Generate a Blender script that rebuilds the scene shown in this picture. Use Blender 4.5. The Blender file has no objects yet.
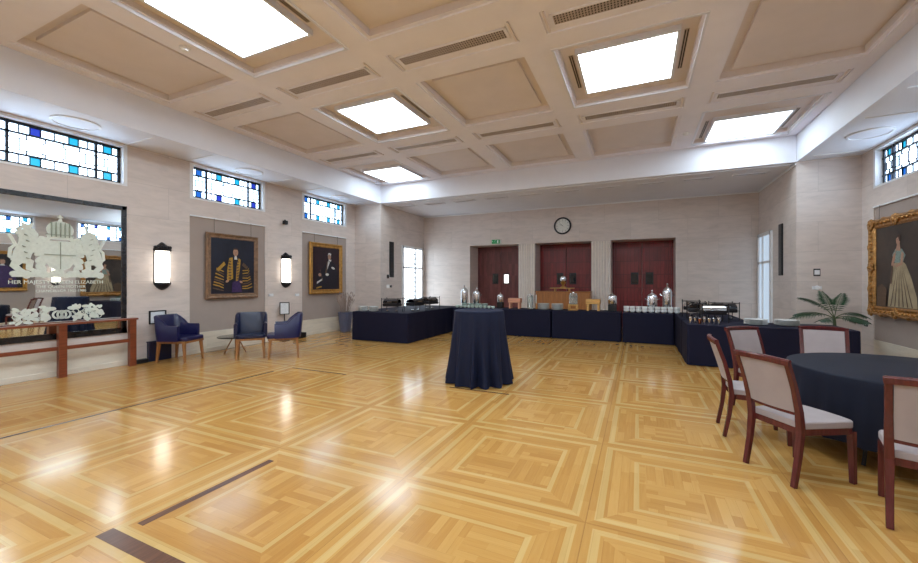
import bpy, bmesh, math, random
from mathutils import Vector, Matrix
from math import sin, cos, pi, radians, atan2, hypot
random.seed(7)
S = bpy.context.scene
COL = S.collection

# ------------------------------------------------------------------ camera, world, exposure
FPX = 392.0
YAW = math.atan(179 / 392)
cam_d = bpy.data.cameras.new('camera')
cam_d.sensor_width = 36.0
cam_d.lens = 36.0 * FPX / 918
cam_d.clip_end = 100
cam = bpy.data.objects.new('camera', cam_d)
COL.objects.link(cam)
cam.location = (0, 0, 1.54)
cam.rotation_euler = (pi / 2, 0, YAW)
S.camera = cam
W = bpy.data.worlds.new('world')
S.world = W
W.use_nodes = True
bg = W.node_tree.nodes['Background']
bg.inputs[0].default_value = (0.72, 0.85, 1.0, 1)
bg.inputs[1].default_value = 1.0
S.view_settings.view_transform = 'Standard'
S.view_settings.look = 'None'
S.view_settings.gamma = 1
S.view_settings.exposure = 0.60
E_LAMP = 12.5      # ceiling light panels
E_WIN = 6.5        # daylight in the leaded windows
E_SCONCE = 4.0

# ------------------------------------------------------------------ helpers
def tag(o, label=None, cat=None, group=None, kind=None):
    if label: o['label'] = label
    if cat: o['category'] = cat
    if group: o['group'] = group
    if kind: o['kind'] = kind
    return o

def thing(name, label, cat, loc=(0, 0, 0), rz=0, group=None):
    o = bpy.data.objects.new(name, None)
    COL.objects.link(o)
    o.location = loc
    o.rotation_euler = (0, 0, rz)
    o.empty_display_size = 0.1
    return tag(o, label, cat, group)

class MB:
    """collects faces, then links them as ONE mesh object"""
    def __init__(s, off=(0, 0, 0)):
        s.v = []; s.f = []; s.m = []; s.off = Vector(off)
    def add(s, vs, fs, mi=0):
        n = len(s.v)
        s.v += [Vector(p) for p in vs]
        s.f += [tuple(i + n for i in f) for f in fs]
        s.m += [mi] * len(fs)
        return s
    def box(s, x0, x1, y0, y1, z0, z1, mi=0):
        vs = [(x, y, z) for z in (z0, z1) for y in (y0, y1) for x in (x0, x1)]
        return s.add(vs, [(0, 2, 3, 1), (4, 5, 7, 6), (0, 1, 5, 4), (2, 6, 7, 3), (0, 4, 6, 2), (1, 3, 7, 5)], mi)
    def quad(s, a, b, c, d, mi=0):
        return s.add([a, b, c, d], [(0, 1, 2, 3)], mi)
    def prism(s, poly, fn, t, mi=0):
        """poly of 2D points; fn(u,v,w) -> 3D; thickness 0..t along w"""
        n = len(poly)
        vs = [fn(u, v, 0) for u, v in poly] + [fn(u, v, t) for u, v in poly]
        fs = [tuple(range(n - 1, -1, -1)), tuple(range(n, 2 * n))]
        fs += [(i, (i + 1) % n, n + (i + 1) % n, n + i) for i in range(n)]
        return s.add(vs, fs, mi)
    def sweep(s, path, prof, mi=0, up=(0, 0, 1), closed=False, scales=None, cap=True):
        """prof: list of (a,b) 2D; a along side, b along up'"""
        P = [Vector(p) for p in path]; n = len(P); k = len(prof)
        up = Vector(up); vs = []
        for i, p in enumerate(P):
            if closed: t = (P[(i + 1) % n] - P[i - 1])
            else: t = P[min(i + 1, n - 1)] - P[max(i - 1, 0)]
            t.normalize()
            sd = t.cross(up)
            if sd.length < 1e-4: sd = t.cross(Vector((0, 1, 0)))
            sd.normalize(); u2 = sd.cross(t)
            sc = scales[i] if scales else 1
            for a, b in prof: vs.append(p + sd * a * sc + u2 * b * sc)
        fs = []
        for i in range(n if closed else n - 1):
            j = (i + 1) % n
            for q in range(k):
                r = (q + 1) % k
                fs.append((i * k + q, i * k + r, j * k + r, j * k + q))
        if not closed and cap:
            fs.append(tuple(range(k - 1, -1, -1))); fs.append(tuple((n - 1) * k + q for q in range(k)))
        return s.add(vs, fs, mi)
    def tube(s, path, r, n=8, mi=0, scales=None, closed=False):
        prof = [(r * cos(2 * pi * i / n), r * sin(2 * pi * i / n)) for i in range(n)]
        d = Vector(path[-1]) - Vector(path[0])
        up = (0, 0, 1) if hypot(d.x, d.y) > 0.2 * abs(d.z) else (1, 0, 0)
        return s.sweep(path, prof, mi, up, closed, scales)
    def bar(s, a, b, w, h=None, mi=0, up=(0, 0, 1)):
        h = h or w
        d = Vector(b) - Vector(a)
        if hypot(d.x, d.y) < 0.3 * abs(d.z): up = (1, 0, 0)
        return s.sweep([a, b], [(-w / 2, -h / 2), (w / 2, -h / 2), (w / 2, h / 2), (-w / 2, h / 2)], mi, up)
    def lathe(s, prof, c=(0, 0, 0), n=20, mi=0, a0=0, a1=2 * pi):
        full = abs(a1 - a0 - 2 * pi) < 1e-6
        m = n if full else n + 1
        vs = []; cx, cy, cz = c
        for r, z in prof:
            for i in range(m):
                a = a0 + (a1 - a0) * i / n
                vs.append((cx + r * cos(a), cy + r * sin(a), cz + z))
        fs = []
        for j in range(len(prof) - 1):
            for i in range(n):
                i2 = (i + 1) % m
                fs.append((j * m + i, j * m + i2, (j + 1) * m + i2, (j + 1) * m + i))
        if full and prof[0][0] > 1e-5: fs.append(tuple(range(m - 1, -1, -1)))
        if full and prof[-1][0] > 1e-5: fs.append(tuple((len(prof) - 1) * m + i for i in range(m)))
        return s.add(vs, fs, mi)
    def ball(s, c, r, n=10, mi=0, sz=(1, 1, 1)):
        prof = [(sin(pi * j / n), -cos(pi * j / n)) for j in range(n + 1)]
        k = len(s.v)
        s.lathe([(max(p[0], 1e-4), p[1]) for p in prof], (0, 0, 0), n, mi)
        for q in range(k, len(s.v)):
            p = s.v[q]; s.v[q] = Vector((c[0] + p.x * r * sz[0], c[1] + p.y * r * sz[1], c[2] + p.z * r * sz[2]))
        return s
    def build(s, name, mats, parent=None, smooth=False, bevel=0, seg=2, sub=0, angle=35):
        me = bpy.data.meshes.new(name)
        me.from_pydata([tuple(p - s.off) for p in s.v], [], s.f)
        if not isinstance(mats, (list, tuple)): mats = [mats]
        for m in mats: me.materials.append(m)
        me.polygons.foreach_set('material_index', s.m)
        bm = bmesh.new(); bm.from_mesh(me)
        bmesh.ops.remove_doubles(bm, verts=bm.verts, dist=1e-5)
        bmesh.ops.recalc_face_normals(bm, faces=bm.faces)
        bm.to_mesh(me); bm.free()
        if smooth:
            me.polygons.foreach_set('use_smooth', [True] * len(me.polygons))
            try: me.set_sharp_from_angle(angle=radians(angle))
            except Exception: pass
        o = bpy.data.objects.new(name, me)
        COL.objects.link(o)
        if parent is not None: o.parent = parent
        else: o.location = s.off
        if bevel:
            b = o.modifiers.new('bevel', 'BEVEL'); b.width = bevel; b.segments = seg; b.limit_method = 'ANGLE'
            b.angle_limit = radians(35)
        if sub:
            b = o.modifiers.new('sub', 'SUBSURF'); b.levels = sub; b.render_levels = sub
        return o

def kids(o): return [c for c in COL.objects if c.parent == o]
def copy_tree(o, loc=None, rz=None, label=None, group=None, parent=None):
    c = o.copy(); COL.objects.link(c)
    if parent is not None: c.parent = parent
    if loc is not None: c.location = loc
    if rz is not None: c.rotation_euler = (0, 0, rz)
    if label: c['label'] = label
    if group: c['group'] = group
    for ch in kids(o): copy_tree(ch, parent=c)
    return c
def struct(o): o['kind'] = 'structure'; return o

# ------------------------------------------------------------------ materials
def lin(c): return tuple(((x / 255) / 12.92 if x / 255 <= 0.04045 else ((x / 255 + 0.055) / 1.055) ** 2.4) for x in c)
class G:
    """little node graph writer"""
    def __init__(s, name):
        s.mat = bpy.data.materials.new(name); s.mat.use_nodes = True
        s.t = s.mat.node_tree; s.b = s.t.nodes['Principled BSDF']
        s.out = s.t.nodes['Material Output']
    def node(s, k, **kw):
        n = s.t.nodes.new(k)
        for a, v in kw.items(): setattr(n, a, v)
        return n
    def put(s, sock, v):
        if v is None: return
        if hasattr(v, 'is_linked') or isinstance(v, bpy.types.NodeSocket): s.t.links.new(v, sock)
        else:
            if isinstance(v, (tuple, list)) and len(v) == 3 and sock.type == 'RGBA': v = (*v, 1)
            sock.default_value = v
    def m(s, op, a, b=None, c=None, clamp=False):
        n = s.node('ShaderNodeMath', operation=op); n.use_clamp = clamp
        s.put(n.inputs[0], a); s.put(n.inputs[1], b); s.put(n.inputs[2], c)
        return n.outputs[0]
    def pos(s):
        n = s.node('ShaderNodeNewGeometry'); x = s.node('ShaderNodeSeparateXYZ')
        s.t.links.new(n.outputs['Position'], x.inputs[0]); return x.outputs
    def obj(s):
        n = s.node('ShaderNodeTexCoord'); x = s.node('ShaderNodeSeparateXYZ')
        s.t.links.new(n.outputs['Object'], x.inputs[0]); return x.outputs
    def xyz(s, x, y, z):
        n = s.node('ShaderNodeCombineXYZ'); s.put(n.inputs[0], x); s.put(n.inputs[1], y); s.put(n.inputs[2], z); return n.outputs[0]
    def noise(s, vec, scale=1, detail=3, rough=0.55, dist=0):
        n = s.node('ShaderNodeTexNoise'); s.put(n.inputs['Vector'], vec); n.inputs['Scale'].default_value = scale
        n.inputs['Detail'].default_value = detail; n.inputs['Roughness'].default_value = rough; n.inputs['Distortion'].default_value = dist
        return n.outputs[0]
    def white(s, vec):
        n = s.node('ShaderNodeTexWhiteNoise'); n.noise_dimensions = '3D'; s.put(n.inputs['Vector'], vec); return n.outputs[0]
    def ramp(s, f, stops):
        n = s.node('ShaderNodeValToRGB'); s.put(n.inputs[0], f); e = n.color_ramp.elements
        while len(e) < len(stops): e.new(0.5)
        for q, (p, c) in zip(e, stops):
            q.position = p; q.color = (*c, 1) if len(c) == 3 else c
        return n.outputs[0]
    def mix(s, f, a, b, mode='MIX'):
        n = s.node('ShaderNodeMix', data_type='RGBA', blend_type=mode)
        s.put(n.inputs[0], f); s.put(n.inputs[6], a); s.put(n.inputs[7], b); return n.outputs[2]
    def mf(s, f, a, b):
        n = s.node('ShaderNodeMix', data_type='FLOAT'); s.put(n.inputs[0], f); s.put(n.inputs[2], a); s.put(n.inputs[3], b); return n.outputs[0]
    def mod(s, x, p): return s.m('FLOORED_MODULO', x, p)
    def band(s, x, a, b): return s.m('MULTIPLY', s.m('GREATER_THAN', x, a), s.m('LESS_THAN', x, b))
    def bump(s, h, st=0.2, d=0.01):
        n = s.node('ShaderNodeBump'); n.inputs['Strength'].default_value = st; n.inputs['Distance'].default_value = d
        s.put(n.inputs['Height'], h); s.t.links.new(n.outputs[0], s.b.inputs['Normal'])
    def fin(s, color=None, rough=None, metal=None, **kw):
        s.put(s.b.inputs['Base Color'], color); s.put(s.b.inputs['Roughness'], rough); s.put(s.b.inputs['Metallic'], metal)
        for k, v in kw.items(): s.put(s.b.inputs[k.replace('_', ' ')], v)
        return s.mat

def plain(name, rgb, rough=0.5, metal=0.0, var=0.08, scale=30, **kw):
    """solid colour with a slight procedural variation"""
    g = G(name); c = lin(rgb); p = g.obj()
    n = g.noise(g.xyz(p[0], p[1], p[2]), scale, 3)
    lo = tuple(x * (1 - var) for x in c); hi = tuple(min(1, x * (1 + var)) for x in c)
    return g.fin(g.ramp(n, [(0.3, lo), (0.7, hi)]), rough, metal, **kw)

def emit(name, rgb, strength):
    g = G(name); c = lin(rgb)
    g.b.inputs['Base Color'].default_value = (*(x * 0.6 for x in c), 1)
    g.b.inputs['Emission Color'].default_value = (*c, 1); g.b.inputs['Emission Strength'].default_value = strength
    g.b.inputs['Roughness'].default_value = 0.3
    return g.mat

def wood(name, rgb, rough=0.35, axis=2, scale=1.0, contrast=0.3):
    g = G(name); c = lin(rgb); p = g.obj()
    k = [28 * scale] * 3; k[axis] = 2.0 * scale
    v = g.xyz(g.m('MULTIPLY', p[0], k[0]), g.m('MULTIPLY', p[1], k[1]), g.m('MULTIPLY', p[2], k[2]))
    n = g.noise(v, 1.5, 4, 0.6, 0.8)
    return g.fin(g.ramp(n, [(0.3, tuple(x * (1 - contrast) for x in c)), (0.7, tuple(min(1, x * (1 + contrast * 0.7)) for x in c))]), rough)

def make_travertine(name, rgb, joints=True, warm=0.06):
    g = G(name); p = g.pos(); c = lin(rgb)
    h = g.m('ADD', p[0], p[1])
    # slabs
    row = g.m('FLOOR', g.m('DIVIDE', g.m('ADD', p[2], 0.32), 0.62))
    hs = g.m('ADD', h, g.m('MULTIPLY', row, 0.77))
    colm = g.m('FLOOR', g.m('DIVIDE', hs, 1.54))
    sid = g.white(g.xyz(row, colm, 3.0))
    vec = g.xyz(g.m('MULTIPLY', h, 1.7), sid, g.m('MULTIPLY', g.m('ADD', p[2], g.m('MULTIPLY', sid, 9)), 7))
    n1 = g.noise(vec, 1.2, 5, 0.62, 0.6)
    n2 = g.noise(g.xyz(g.m('MULTIPLY', h, 3), 1.7, g.m('MULTIPLY', p[2], 42)), 1.0, 4, 0.6, 0.4)
    col = g.ramp(n1, [(0.28, tuple(x * 0.88 for x in c)), (0.5, c), (0.72, tuple(min(1, x * 1.08) for x in c))])
    col = g.mix(g.m('MULTIPLY', g.m('GREATER_THAN', n2, 0.64), 0.12), col, tuple(x * 0.62 for x in c))
    col = g.mix(1.0, col, g.ramp(sid, [(0, (1 - warm, 1 - warm * 1.2, 1 - warm * 1.4)), (1, (1, 1, 1))]), 'MULTIPLY')
    if joints:
        jz = g.m('LESS_THAN', g.mod(g.m('ADD', p[2], 0.32), 0.62), 0.007)
        jh = g.m('LESS_THAN', g.mod(hs, 1.54), 0.007)
        j = g.m('MAXIMUM', jz, jh)
        col = g.mix(g.m('MULTIPLY', j, 0.35), col, tuple(x * 0.45 for x in c))
    g.bump(n2, 0.12, 0.004)
    return g.fin(col, 0.42)

def make_floor():
    g = G('parquet'); p = g.pos()
    PX, PY = 1.36, 1.33
    X = g.m('ADD', p[0], 0.305); Y = g.m('SUBTRACT', p[1], 2.615)
    a = g.m('SUBTRACT', g.mod(X, PX), PX / 2); b = g.m('SUBTRACT', g.mod(Y, PY), PY / 2)
    aa = g.m('ABSOLUTE', a); ab = g.m('ABSOLUTE', b)
    na = g.m('DIVIDE', aa, PX / 2); nb = g.m('DIVIDE', ab, PY / 2)
    d = g.m('MAXIMUM', na, nb)
    inside = g.m('GREATER_THAN', p[0], -7.105)
    light = g.m('MULTIPLY', g.m('MAXIMUM', g.band(d, 0.855, 0.93), g.band(d, 0.54, 0.592)), inside)
    edge = g.m('MULTIPLY', g.m('GREATER_THAN', d, 0.935), inside)
    core = g.m('MULTIPLY', g.m('LESS_THAN', d, 0.535), inside)
    mv = g.m('GREATER_THAN', na, nb)            # planks run along Y
    blk = g.m('ADD', g.m('FLOOR', g.m('DIVIDE', g.m('ADD', a, 5.0), 0.36)), g.m('FLOOR', g.m('DIVIDE', g.m('ADD', b, 5.0), 0.36)))
    chk = g.mod(blk, 2)
    mv = g.mf(core, mv, chk)
    mv = g.mf(inside, 1.0, mv)
    across = g.mf(mv, p[1], p[0]); along = g.mf(mv, p[0], p[1])
    pid = g.m('FLOOR', g.m('DIVIDE', across, 0.062))
    r1 = g.white(g.xyz(pid, mv, 0.5))
    seg = g.m('FLOOR', g.m('ADD', g.m('DIVIDE', along, 0.62), g.m('MULTIPLY', r1, 7)))
    cell = g.white(g.xyz(pid, seg, mv))
    big = g.white(g.xyz(g.m('FLOOR', g.m('DIVIDE', X, PX)), g.m('FLOOR', g.m('DIVIDE', Y, PY)), 2.0))
    grain = g.noise(g.xyz(g.m('MULTIPLY', across, 70), g.m('MULTIPLY', along, 4), cell), 1.0, 4, 0.6, 0.3)
    f = g.m('ADD', g.m('MULTIPLY', cell, 0.55), g.m('MULTIPLY', grain, 0.55))
    f = g.m('ADD', f, g.m('MULTIPLY', g.m('SUBTRACT', big, 0.5), 0.15))
    field = g.ramp(f, [(0.15, lin((170, 120, 60))), (0.5, lin((184, 136, 72))), (0.9, lin((196, 151, 86)))])
    lt = g.ramp(f, [(0.1, lin((184, 147, 86))), (0.9, lin((201, 167, 108)))])
    ed = g.ramp(f, [(0.1, lin((168, 118, 58))), (0.9, lin((192, 146, 80)))])
    col = g.mix(edge, field, ed); col = g.mix(light, col, lt)
    gap = g.m('LESS_THAN', g.mod(across, 0.062), 0.0022)
    rim = g.m('MAXIMUM', g.m('GREATER_THAN', na, 0.9965), g.m('GREATER_THAN', nb, 0.9965))
    rim = g.m('MULTIPLY', rim, inside)
    gp = g.m('MAXIMUM', g.m('MULTIPLY', gap, 0.35), g.m('MULTIPLY', rim, 0.6))
    col = g.mix(gp, col, lin((132, 90, 46)))
    wear = g.noise(g.xyz(p[0], p[1], 0.0), 1.3, 4, 0.6)
    rough = g.m('ADD', 0.125, g.m('MULTIPLY', wear, 0.06))
    return g.fin(col, rough, 0.0)

def make_cloth(name, rgb, rough=0.75, sheen=0.2):
    g = G(name); c = lin(rgb); p = g.obj()
    n = g.noise(g.xyz(p[0], p[1], p[2]), 6, 4)
    w = g.noise(g.xyz(g.m('MULTIPLY', p[0], 400), g.m('MULTIPLY', p[1], 400), g.m('MULTIPLY', p[2], 400)), 1, 1)
    g.bump(w, 0.1, 0.001)
    return g.fin(g.ramp(n, [(0.3, tuple(x * 0.95 for x in c)), (0.7, tuple(min(1, x * 1.05) for x in c))]), rough, 0, Sheen_Weight=sheen, Specular_IOR_Level=0.3)

def make_door_wood(name, rgb, grid=True):
    g = G(name); p = g.pos(); c = lin(rgb)
    n = g.noise(g.xyz(g.m('MULTIPLY', p[0], 30), 0.0, g.m('MULTIPLY', p[2], 2.0)), 1.3, 4, 0.6, 0.6)
    col = g.ramp(n, [(0.3, tuple(x * 0.62 for x in c)), (0.7, tuple(x * 1.25 for x in c))])
    st = g.m('FLOOR', g.m('DIVIDE', p[0], 0.11)); rw = g.m('FLOOR', g.m('DIVIDE', p[2], 0.44))
    r = g.white(g.xyz(st, rw, 1.0))
    col = g.mix(1.0, col, g.ramp(r, [(0, (0.75, 0.72, 0.72)), (1, (1.15, 1.1, 1.1))]), 'MULTIPLY')
    if grid:
        l1 = g.m('LESS_THAN', g.mod(p[0], 0.11), 0.014); l2 = g.m('LESS_THAN', g.mod(p[2], 0.44), 0.022)
        col = g.mix(g.m('MULTIPLY', g.m('MAXIMUM', l1, l2), 0.6), col, tuple(x * 0.25 for x in c))
    return g.fin(col, 0.38)

def make_canvas(name, rgb, rgb2):
    g = G(name); p = g.obj(); n = g.noise(g.xyz(p[0], p[1], p[2]), 2.6, 5, 0.6, 0.5)
    return g.fin(g.ramp(n, [(0.3, lin(rgb)), (0.72, lin(rgb2))]), 0.45)

M = {}
M['floor'] = make_floor()
M['stone'] = make_travertine('travertine', (218, 205, 198))
M['stone2'] = make_travertine('pale travertine dado', (222, 212, 196), joints=False)
M['flute'] = plain('pilaster stone', (228, 216, 205), 0.5, var=0.04, scale=5)
M['ceil'] = plain('painted ceiling plaster', (242, 239, 248), 0.7, var=0.02, scale=3)
M['panel'] = plain('coffer panel plaster', (230, 221, 221), 0.7, var=0.03, scale=2)
M['beam'] = plain('painted beam plaster', (230, 231, 240), 0.6, var=0.02, scale=2)
M['taupe'] = plain('taupe wall panel cloth', (164, 149, 141), 0.8, var=0.03, scale=4)
M['white'] = plain('white paint', (236, 236, 238), 0.4, var=0.02)
M['lead'] = plain('dark window lead', (30, 34, 44), 0.4, 0.4)
M['doorL'] = make_door_wood('plain mahogany door', (122, 68, 66), False)
M['doorR'] = make_door_wood('gridded mahogany door', (140, 44, 46))
M['black'] = plain('black plastic', (18, 18, 22), 0.4)
M['blackgloss'] = plain('dark glass', (12, 12, 16), 0.08)
M['iron'] = plain('dark bronze', (44, 42, 46), 0.35, 0.6)
M['chrome'] = plain('polished steel', (222, 222, 225), 0.16, 1.0, var=0.03)
M['mirror'] = plain('mirror silvering', (238, 242, 240), 0.015, 1.0, var=0.0)
M['mirframe'] = plain('dark marble mirror frame', (34, 32, 36), 0.25, 0, var=0.6, scale=9)
M['etch'] = plain('sand-etched glass', (214, 219, 208), 0.6, var=0.06, scale=24)
M['etchline'] = plain('etched shade line', (160, 166, 148), 0.6)
M['mahog'] = wood('mahogany rail', (126, 62, 36), 0.3, 1)
M['chairwood'] = wood('reddish mahogany', (88, 36, 36), 0.26, 2)
M['oakleg'] = wood('oak leg', (160, 108, 62), 0.4, 2)
M['deskwood'] = wood('oak desk panel', (176, 112, 58), 0.4, 2, 0.6)
M['lightwood'] = wood('beech', (216, 164, 92), 0.45, 0)
M['pinkwood'] = wood('pinkish beech', (214, 150, 120), 0.45, 0)
M['fabric'] = make_cloth('mauve grey upholstery', (166, 154, 154), 0.85, 0.1)
M['navy'] = make_cloth('navy table cloth', (8, 9, 38), 0.75, 0.0)
M['navy2'] = make_cloth('blue black table cloth', (11, 19, 46), 0.7, 0.0)
M['navy3'] = make_cloth('dark slate table cloth', (8, 14, 34), 0.7, 0.0)
M['leather'] = plain('navy leather', (20, 20, 66), 0.33, var=0.15, scale=12)
M['leather2'] = plain('navy leather worn', (16, 22, 54), 0.3, var=0.15, scale=12)
M['steelblue'] = plain('blue grey glaze', (84, 88, 112), 0.4)
M['china'] = plain('white china', (240, 240, 238), 0.2, var=0.02)
M['palechina'] = plain('pale green white china', (206, 222, 214), 0.2, var=0.02)
M['gold'] = plain('gilt', (178, 130, 76), 0.35, 0.75, var=0.35, scale=22)
M['gold2'] = plain('yellow gilt', (184, 136, 70), 0.35, 0.6, var=0.25, scale=14)
M['brownframe'] = plain('walnut gilt frame', (128, 98, 74), 0.45, 0.2, var=0.3, scale=16)
M['grille'] = plain('vent grille metal', (188, 174, 166), 0.5, 0.2)
M['ventdark'] = plain('vent dark void', (52, 46, 46), 0.9)
M['lamp'] = emit('frosted lamp panel', (226, 244, 255), E_LAMP)
M['lampdim'] = emit('frosted lamp panel, weaker tubes', (226, 244, 255), E_LAMP * 0.5)
M['sconce'] = emit('lit sconce glass', (255, 246, 232), E_SCONCE)
M['winA'] = emit('clear leaded pane', (205, 230, 255), E_WIN)
M['winB'] = emit('pale leaded pane', (190, 224, 250), E_WIN * 0.55)
M['winC'] = emit('blue pane', (20, 86, 170), 1.1)
M['winD'] = emit('turquoise pane', (30, 160, 205), 1.0)
M['winE'] = emit('deep blue pane', (30, 50, 160), 1.1)
M['dayglass'] = emit('daylit door glass', (215, 232, 245), 3.6)
M['dimglass'] = emit('dim door glass', (150, 166, 182), 0.9)
M['visionlit'] = emit('lit vision pane', (250, 250, 245), 1.6)
M['green'] = emit('exit sign green', (0, 120, 62), 0.35)
M['leaf'] = plain('palm leaf', (28, 62, 34), 0.4, var=0.4, scale=14)
M['stem'] = plain('palm stem', (70, 84, 48), 0.5)
M['twig'] = plain('dried grass', (160, 140, 130), 0.8)
M['walnut'] = wood('dark walnut inlay', (96, 62, 44), 0.25, 1)
M['copper'] = plain('copper', (196, 130, 100), 0.25, 1.0)
M['paper'] = plain('paper', (225, 228, 232), 0.6)
M['face'] = plain('clock face', (228, 228, 222), 0.4)
gl = G('clear glass'); gl.b.inputs['Transmission Weight'].default_value = 0.85
M['glass'] = gl.fin((0.85, 0.9, 0.88), 0.05, 0.0)
gl = G('tinted glass table top'); gl.b.inputs['Transmission Weight'].default_value = 0.4
M['tint'] = gl.fin((0.03, 0.04, 0.04), 0.08, 0.0)

# ------------------------------------------------------------------ room dimensions
XL, XR = -8.60, 4.07          # outer pier faces
BL, BR = -7.57, 3.04          # inner faces of the beam / alcove walls
YB, YP, YF = 13.30, 10.47, -7.90
ZC, ZS, ZB = 4.63, 4.07, 4.06
BAYS = [9.12, 6.08, 3.04, 0.0, -3.04, -6.08]
HB = 0.92                     # half bay

# floor
struct(MB().box(XL - 0.4, XR + 0.4, YF - 0.3, YB + 1.4, -0.2, 0).build('floor', M['floor']))

# side walls: piers with window bays
def side_wall(name, x, sgn):
    """sgn = -1 for the left wall (outwards is -X), +1 for the right"""
    w = MB()
    def bx(a, b, y0, y1, z0, z1, mi=0):
        xa, xb = x + sgn * a, x + sgn * b
        w.box(min(xa, xb), max(xa, xb), y0, y1, z0, z1, mi)
    ys = sorted(BAYS)
    prev = YF - 0.3
    for c in ys:
        HI = 1.01 if (sgn < 0 and abs(c - 3.04) < 0.1) else HB
        bx(0, 0.4, prev, c - HB, 0, 4.2)
        bx(0.0, 0.4, c - HB, c + HI, 2.95, 3.30)
        bx(0.05, 0.4, c - HB, c + HI, 0.44, 2.95)
        bx(0.0, 0.4, c - HB, c + HI, 0.0, 0.44, 1)
        bx(0.0, 0.4, c - HB, c + HI, 4.05, 4.2)
        prev = c + HI
    bx(0, 0.4, prev, YP + 0.05, 0, 4.2)
    o = struct(w.build(name, [M['stone'], M['stone2']]))
    for c in ys:
        if sgn < 0 and abs(c - 3.04) < 0.1:
            t = MB(); t.box(x - 0.06, x, c - HB, c + 1.01, 0.44, 2.95)
            t.build('stone_panel', M['stone'], o)
            continue
        t = MB(); xa, xb = x + sgn * 0.06, x + sgn * 0.02
        t.box(min(xa, xb), max(xa, xb), c - HB, c + HB, 0.44, 2.95)
        t.build('wall_panel', M['taupe'], o)
        t = MB(); xa, xb = x + sgn * 0.02, x - sgn * 0.012
        t.box(min(xa, xb), max(xa, xb), c - HB, c + HB, 2.93, 2.955)
        t.build('picture_rail', M['white'], o)
    return o
side_wall('wall_left', XL, -1)
side_wall('wall_right', XR, 1)

def baseboard(name, x, sgn):
    b = MB(); xa, xb = x, x - sgn * 0.02
    b.box(min(xa, xb), max(xa, xb), YF, YP, 0, 0.09)
    struct(b.build(name, M['stone2'], bevel=0.004))
baseboard('baseboard_left', XL, -1); baseboard('baseboard_right', XR, 1)

# far piers and the alcove
w = MB(); w.box(XL - 0.4, BL, YP, YP + 0.35, 0, 4.2); w.box(BL - 0.3, BL, YP + 0.35, YB + 0.3, 0, 4.2)
struct(w.build('wall_alcove_left', M['stone']))
w = MB(); w.box(BR, XR + 0.4, YP, YP + 0.35, 0, 4.2); w.box(BR, BR + 0.3, YP + 0.35, YB + 0.3, 0, 4.2)
struct(w.build('wall_alcove_right', M['stone']))
# back wall with three deep door recesses
DO = [(-5.63, -3.79), (-3.21, -1.37), (-0.78, 1.02)]
ZD = 2.85; YD = 14.2
w = MB(); px = BL - 0.3
for a, b in DO:
    w.box(px, a, YB, YD + 0.2, 0, ZD); px = b
w.box(px, BR + 0.3, YB, YD + 0.2, 0, ZD)
w.box(BL - 0.3, BR + 0.3, YB, YD + 0.2, ZD, 4.2)
w.box(BL - 0.3, BR + 0.3, YD + 0.01, YD + 0.2, 0, ZD)  # unseen backing added behind the doors to stop light leaking through the gaps
wb = struct(w.build('wall_back', M['stone']))
# fluted pilasters between doors
for k, (a, b) in enumerate([(-3.79, -3.21), (-1.37, -0.78)]):
    f = MB(); n = 7; wd = (b - a) / n
    for i in range(n):
        f.lathe([(wd * 0.42, 0.0), (wd * 0.42, ZD - 0.02)], (a + wd * (i + 0.5), YB + 0.018, 0), 16)
    f.build('fluted_pilaster', M['flute'], wb, smooth=True)
# front wall (behind the camera)
struct(MB().box(XL - 0.4, XR + 0.4, YF - 0.3, YF, 0, 4.9).build('wall_front', M['stone']))

# cornice strip on the back wall
struct(MB().box(BL, BR, YB - 0.025, YB, 4.0, 4.035).build('trim_1', M['white']))
struct(MB().box(BR - 0.02, BR, YP + 0.01, YB - 0.03, 4.0, 4.035).build('trim_2', M['white']))

# beams round the coffered field
w = MB()
w.box(BL - 0.15, BL, YF, YP + 0.14, ZB, 4.9); w.box(BR, BR + 0.15, YF, YP + 0.14, ZB, 4.9)
w.box(BL, BR, YP, YP + 0.14, ZB, 4.9)
struct(w.build('ceiling_beam', M['beam'], bevel=0.006))
# soffits
w = MB()
w.box(XL - 0.4, BL - 0.15, YF, YP + 0.1, ZS, 4.2); w.box(BR + 0.15, XR + 0.4, YF, YP + 0.1, ZS, 4.2)
w.box(BL - 0.2, BR + 0.2, YP + 0.14, YB + 0.2, 4.04, 4.2)
so = struct(w.build('ceiling_soffit', M['beam']))
# seams of the soffit at the piers
for x0, x1 in ((XL, BL - 0.15), (BR + 0.15, XR)):
    t = MB()
    for c in BAYS:
        for s_ in (-1, 1): t.box(x0, x1, c + s_ * (HB + 0.07) - 0.012, c + s_ * (HB + 0.07) + 0.012, ZS - 0.012, ZS)
    t.build('soffit_bead', M['white'], so)
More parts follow.
